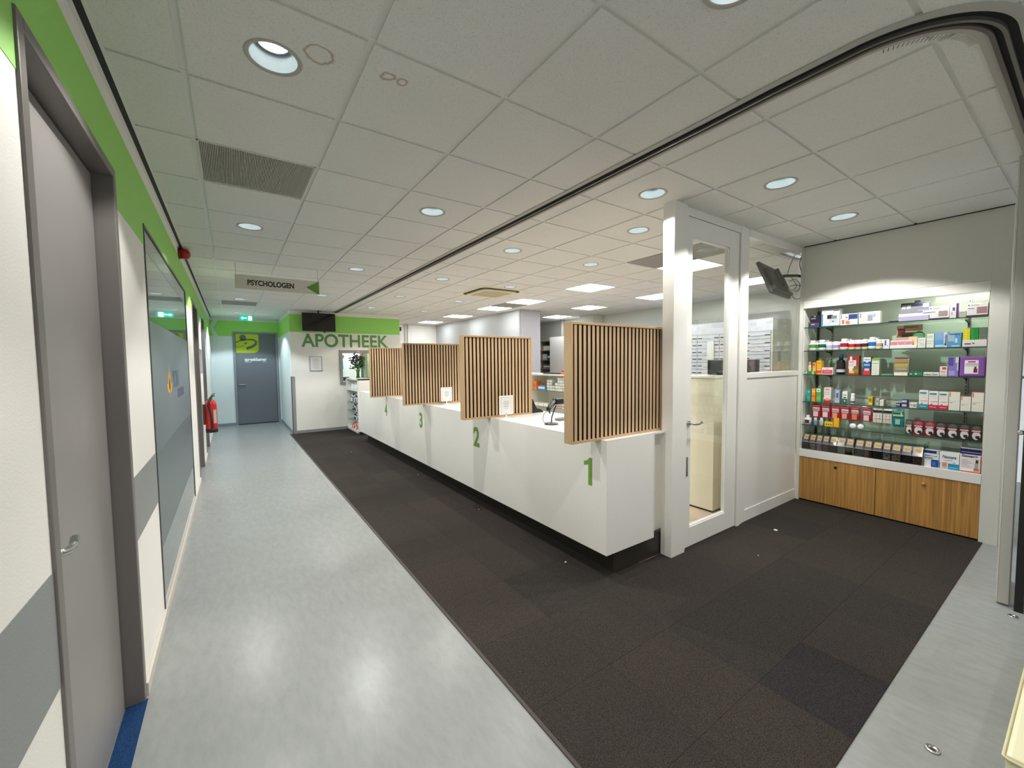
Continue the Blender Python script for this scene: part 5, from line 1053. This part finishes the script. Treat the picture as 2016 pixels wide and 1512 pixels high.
# medicine drawers
t = thing('drawer_cabinet', 'tall white medicine drawer cabinet behind the glass door', 'cabinet', (7.4, 3.15, 0))
obj('carcass', MB().box(7.415, 8.1, 3.15, 6.2, 0, 2.26), mat('drawer_grey_gap', (120, 120, 124), .6), t)
obj('side_panel', MB().box(7.40, 8.1, 3.13, 3.15, 0, 2.265), mat('drawer_side_cream', (232, 230, 210), .45), t); obj('top_panel', MB().box(7.398, 8.1, 3.15, 6.2, 2.055, 2.265), mat('drawer_white', (218, 220, 226), .4), t)
drm = MB().box(0, .018, .004, .428, .003, .126, mat('drawer_white', (218, 220, 226), .4)); dr0 = None; n = 0
for cI in range(7):
    for r in range(15):
        z = 1.925 - .130 * r
        if z < .1: continue
        if dr0 is None:
            dr0 = obj('drawer', drm, None, t, loc=(-.002, .006 + .433 * cI, z), world=False)
            obj('label_holder', MB().box(-.003, 0, .012, .095, .055, .072).box(-.003, 0, .335, .415, .055, .072), flat((66, 66, 70)), dr0, world=False)
            obj('drawer_handle', MB().box(-.012, 0, .12, .31, .060, .066), whitep, dr0, world=False)
        else: dup(dr0, t, (-.002, .006 + .433 * cI, z))
tag(obj('taped_sheet', MB().box(7.383, 7.384, 4.12, 4.25, 1.59, 1.93), paperm, loc=(7.383, 4.18, 1.6)), 'white sheet of paper taped to the medicine drawers', 'paper')
tag(obj('side_notice', MB().box(7.60, 7.72, 3.127, 3.129, 1.55, 1.72), mat('notice_violet_grey', (190, 188, 200), .5), loc=(7.66, 3.128, 1.55)), 'small grey notice on the side of the medicine drawer cabinet', 'paper')

# low open shelf unit behind the counter
t = thing('low_shelf_unit', 'low white open shelf unit behind the counter beside the wall block', 'shelf', (5.0, 4.4, 0))
mb = MB(); mb.box(4.98, 5.5, 4.4, 8.2, 1.315, 1.345, bev=.002); mb.box(5.0, 5.5, 4.4, 8.2, 0, .08)
for y in (4.4, 6.575, 8.17): mb.box(5.0, 5.5, y, y + .028, .08, 1.315)
mb.box(5.44, 5.5, 4.4, 8.2, .08, 1.315)
obj('carcass', mb, lamgloss, t)
obj('back_joint', MB().box(5.438, 5.44, 5.98, 5.984, .08, 1.31), alu, t)
for z in (1.025, .705, .39):
    for (a, b) in ((4.43, 6.57), (6.61, 8.17)): obj('glass_shelf', MB().box(5.01, 5.44, a, b, z - .01, z), greeng, t)
def smallbox(name, label, x, y0, y1, z, h, c, c2=None, grp=None, dp=.12):
    t = thing(name, label, 'box', (x, (y0 + y1) / 2, z), grp); w_ = y1 - y0
    obj('carton', MB().box(0, dp, -w_ / 2, w_ / 2, 0, h, bev=.002), flat(c), t, world=False)
    if c2: obj('label', MB().box(-.001, 0, -w_ * .4, w_ * .4, h * .3, h * .7), flat(c2), t, world=False)
smallbox('orange_carton', 'orange carton at the left of the low shelf behind the counter', 5.03, 6.44, 6.55, 1.025, .165, (232, 130, 40), (220, 90, 60))
smallbox('orange_tray', 'wide orange carton behind the blue one on the low shelf', 5.16, 6.14, 6.43, 1.025, .13, (226, 138, 40))
smallbox('blue_white_carton', 'blue and white carton on the low shelf behind the counter', 5.02, 6.15, 6.39, 1.025, .09, (90, 140, 200), (226, 236, 244))
k = 0
for col_, (y, n_) in enumerate(((6.08, 4), (6.00, 4), (5.92, 2), (5.84, 3), (5.77, 5), (5.70, 5), (5.63, 5), (5.56, 5), (6.0, 0))):
    for r in range(n_):
        smallbox('jar_pack', 'jar pack, %s from bottom in the %s stack beside the blue carton' % (ordn[r], ordn[min(col_, 6)] if col_ < 7 else 'last'), 5.03 + .0 * r, y - .036, y + .034, 1.025 + r * .053, .05, (206, 214, 210) if (r + col_) % 3 else (170, 184, 180), (236, 238, 236), 'jar packs stacked on the low shelf', dp=.09); k += 1
for q, (y, z, c) in enumerate(((6.75, 1.025, (210, 214, 208)), (6.85, 1.025, (196, 206, 196)), (6.75, 1.09, (206, 212, 206)))): smallbox('pale_carton', ['left pale carton', 'farther pale carton', 'upper pale carton'][q] + ' behind the edge of screen number 2', 5.03, y - .045, y + .045, z, .06, c, (230, 232, 228))
for q, (y, w_, h, c) in enumerate(((6.46, .14, .065, (226, 226, 220)), (6.30, .15, .060, (230, 230, 226)), (6.15, .12, .070, (218, 218, 214)), (6.0, .10, .06, (196, 190, 182)), (5.88, .10, .07, (206, 180, 190)), (5.76, .11, .08, (196, 180, 206)), (5.64, .10, .08, (226, 216, 206)), (5.53, .10, .09, (206, 206, 210)))):
    smallbox('paper_carton', '%s small carton in the row on the lower glass shelf behind the scanner' % ordn[min(q, 6)] if q < 7 else 'last small carton in the row on the lower glass shelf', 5.03, y - w_ / 2, y + w_ / 2, .705, h, c, (150, 150, 150) if q > 2 else (244, 244, 240), 'cartons on the lower glass shelf')
t = thing('keyboard', 'black keyboard lying on top of the low shelf unit', 'keyboard', (5.12, 6.02, 1.345)); obj('case', MB().box(-.07, .07, -.24, .24, 0, .022, bev=.004), blackm, t, world=False); tag(obj('keys', MB().box(-.055, .055, -.22, .22, .022, .026), dgrey, t, world=False), kind='stuff')
t = thing('orange_cup', 'orange tape roll on the low shelf unit next to the keyboard', 'cup', (5.08, 5.70, 1.345)); obj('body', MB().lathe([(.04, 0), (.045, .045), (.04, .045), (.035, .005)], 20), flat((226, 104, 56)), t, world=False); obj('lid', MB().lathe([(.03, .045), (.03, .065), (.02, .07)], 16), flat((110, 110, 120)), t, world=False)
# back shelves and cupboard
t = thing('back_rack', 'dark open rack with boxes at the back of the pharmacy room', 'shelf', (7.7, 9.2, 0))
mb = MB(); mb.box(7.7, 8.1, 9.66, 9.69, 0, 2.2); mb.box(7.7, 8.1, 9.17, 9.20, 0, 2.2)
for z in (2.18, 1.90, 1.62, 1.36, .9, .4): mb.box(7.7, 8.1, 9.2, 9.66, z, z + .02)
obj('frame', mb, mat('rack_beige', (150, 146, 132), .5), t); obj('back', MB().box(8.09, 8.1, 9.2, 9.66, 0, 2.2), mat('rack_back_dark', (50, 46, 40), .8), t)
for q, (y0, y1, z, h, c, nm) in enumerate(((9.30, 9.58, 1.92, .13, (232, 228, 210), 'cream file box on the upper level of the back rack'), (9.42, 9.62, 1.64, .17, (206, 208, 216), 'pale binder box left on the middle level of the back rack'), (9.24, 9.40, 1.64, .16, (60, 62, 78), 'dark box right on the middle level of the back rack'), (9.26, 9.6, 1.38, .12, (120, 112, 96), 'brown tray on the lower level of the back rack'))): smallbox('storage_box', nm, 7.75, y0, y1, z, h, c, (236, 236, 236), None, .3)
t = thing('tall_cupboard', 'tall plain white cupboard at the back beside the dark rack', 'cupboard', (7.6, 8.5, 0)); obj('body', MB().box(7.62, 8.1, 8.45, 9.10, 0, 2.28), lam, t); obj('door', MB().box(7.60, 7.62, 8.453, 9.097, .05, 2.275, bev=.002), lam, t)
tag(obj('vertical_duct', MB().tube([(8.0, 9.0, 2.28), (8.0, 9.0, CZ)], .05, 12), flat((170, 170, 168)), loc=(8.0, 9.0, 2.28)), 'grey vertical duct above the tall cupboard at the back', 'pipe')

# air conditioner
t = thing('ceiling_air_conditioner', 'square cream ceiling air conditioner cassette over the pharmacy', 'air conditioner', (3.79, 6.12, CZ - .03)); cx, cy = 3.79, 6.12
crm = mat('ac_cream', (222, 212, 184), .4)
def rsq(h, r, n=6):
    P = []
    for qx, qy, a0 in ((1, 1, 0), (-1, 1, 90), (-1, -1, 180), (1, -1, 270)):
        for k in range(n + 1): a = math.radians(a0 + 90 * k / n); P.append((cx + qx * (h - r) + r * math.cos(a), cy + qy * (h - r) + r * math.sin(a)))
    return P
obj('panel', MB().prism(rsq(.475, .03), 'z', CZ - .012, CZ), crm, t); obj('slot', MB().prism(rsq(.385, .11), 'z', CZ - .02, CZ - .012), blackgap, t); obj('cover', MB().prism(rsq(.345, .09), 'z', CZ - .04, CZ - .02), crm, t)
mb = MB().box(cx - .26, cx + .26, cy - .26, cy + .26, CZ - .043, CZ - .04); g = obj('grille', mb, mat('ac_grille', (176, 166, 128), .6), t)
mb = MB()
for k in range(24): mb.box(cx - .25, cx + .25, cy - .25 + k * .021, cy - .245 + k * .021, CZ - .046, CZ - .043)
tag(obj('grille_rib', mb, crm, t), kind='stuff')
t = thing('ceiling_cable_drop', 'short white cable duct hanging just before the led panels', 'cable', (4.45, 7.3, CZ)); obj('duct', MB().tube([(4.45, 7.3, CZ), (4.47, 7.28, CZ - .11)], .012, 6), whitep, t)

# ------------------------------------------------------------------ glass sliding panels at the right edge
t = thing('sliding_glass_panels', 'parked sliding glass panels in an aluminium frame at the right edge', 'glass door', (4.0, .3, 0))
aw = mat('panel_frame_white', (186, 186, 180), .4, .2)
obj('frame_post', MB().box(3.985, 4.055, .285, .332, .012, 2.79, bev=.004), aw, t); obj('edge_strip', MB().box(3.99, 4.06, .333, .341, .012, 2.79), mat('panel_strip', (206, 204, 196), .4), t)
obj('pane', MB().box(4.015, 4.022, -.65, .285, .15, 2.70), clearg, t)
obj('bottom_panel', MB().box(4.0, 4.04, -.65, .285, .02, .15), aw, t); obj('top_rail', MB().box(4.0, 4.04, -.65, .285, 2.70, 2.79), aw, t); obj('mid_rail', MB().box(4.0, 4.03, -.65, .285, 1.445, 1.46), aw, t)
obj('black_post', MB().box(3.95, 3.985, .225, .262, .0, 2.74), blackm, t)
obj('lock_knob', MB().lathe([(.014, 0), (.014, -.03), (.010, -.034)], 16, c=(3.99, .274, 1.115), ax='x'), chrome, t)
obj('second_pane', MB().box(4.10, 4.107, -.7, .26, .1, 2.70), mat('smoky_pane', (56, 52, 50), .1), t)
mb = MB(); 
for pts in ([(.255, 1.86), (.235, 1.885), (.215, 1.89)], [(.262, 1.80), (.24, 1.83), (.225, 1.80), (.24, 1.775), (.262, 1.80)], [(.235, 1.75), (.225, 1.71), (.205, 1.73)]):
    mb.tube([(4.012, y, z) for y, z in pts], .003, 5)
obj('scribble_print', mb, dgrey, t)
# cream bench at the lower right corner
t = thing('cream_bench', 'glossy cream upholstered bench at the bottom right corner', 'bench', (2.4, -.2, 0))
obj('seat', MB().box(1.775, 3.4, -.6, .118, .10, .45, bev=.012), mat('cream_leatherette', (226, 222, 186), .28), t); obj('piping', MB().tube([(1.772, -.6, .438), (1.772, .112, .438), (1.78, .122, .438), (3.4, .122, .438)], .004, 6), mat('cream_piping', (206, 200, 160), .4), t)
for x in (1.85, 3.3):
    for y in (-.5, .04): obj('leg', MB().tube([(x, y, 0), (x, y, .10)], .02, 10), chrome, t)

# floor fittings and litter
for (x, y, nm) in ((2.27, .334, 'round steel floor socket on the vinyl near the bench'), (3.86, .257, 'round steel floor socket in front of the glass panels')):
    t = thing('floor_socket', nm, 'floor fitting', (x, y, 0)); obj('ring', MB().lathe([(.024, 0), (.022, .006), (.012, .007), (.010, .002)], 24), chrome, t, world=False); obj('hole', MB().lathe([(.010, .002), (.001, .0025)], 16), blackgap, t, world=False)
tag(obj('white_floor_disc', MB().lathe([(.016, .006), (.016, .009), (.012, .010)], 18), whitep, loc=(4.08, 1.662, 0), world=False), 'white round disc on the dark carpet before the partition', 'disc')
for k, (x, y, s_) in enumerate(((2.105, 2.345, .012), (2.13, 3.75, .009), (2.12, 5.45, .008), (3.43, 1.52, .006), (1.72, 7.6, .008))):
    tag(obj('paper_scrap', MB().prism([(-s_, -s_ * .4), (s_ * .6, -s_ * .6), (s_, s_ * .3), (0, s_ * .5)], 'z', .006, .008), paperm, loc=(x, y, 0), world=False), ['white paper scrap on the carpet near the counter corner', 'tiny paper scrap beside the black plinth halfway along the counter', 'tiny paper scrap beside the black plinth toward the far end', 'tiny scrap on the carpet before the glass door', 'tiny scrap on the carpet near the shelf tower'][k], 'litter')
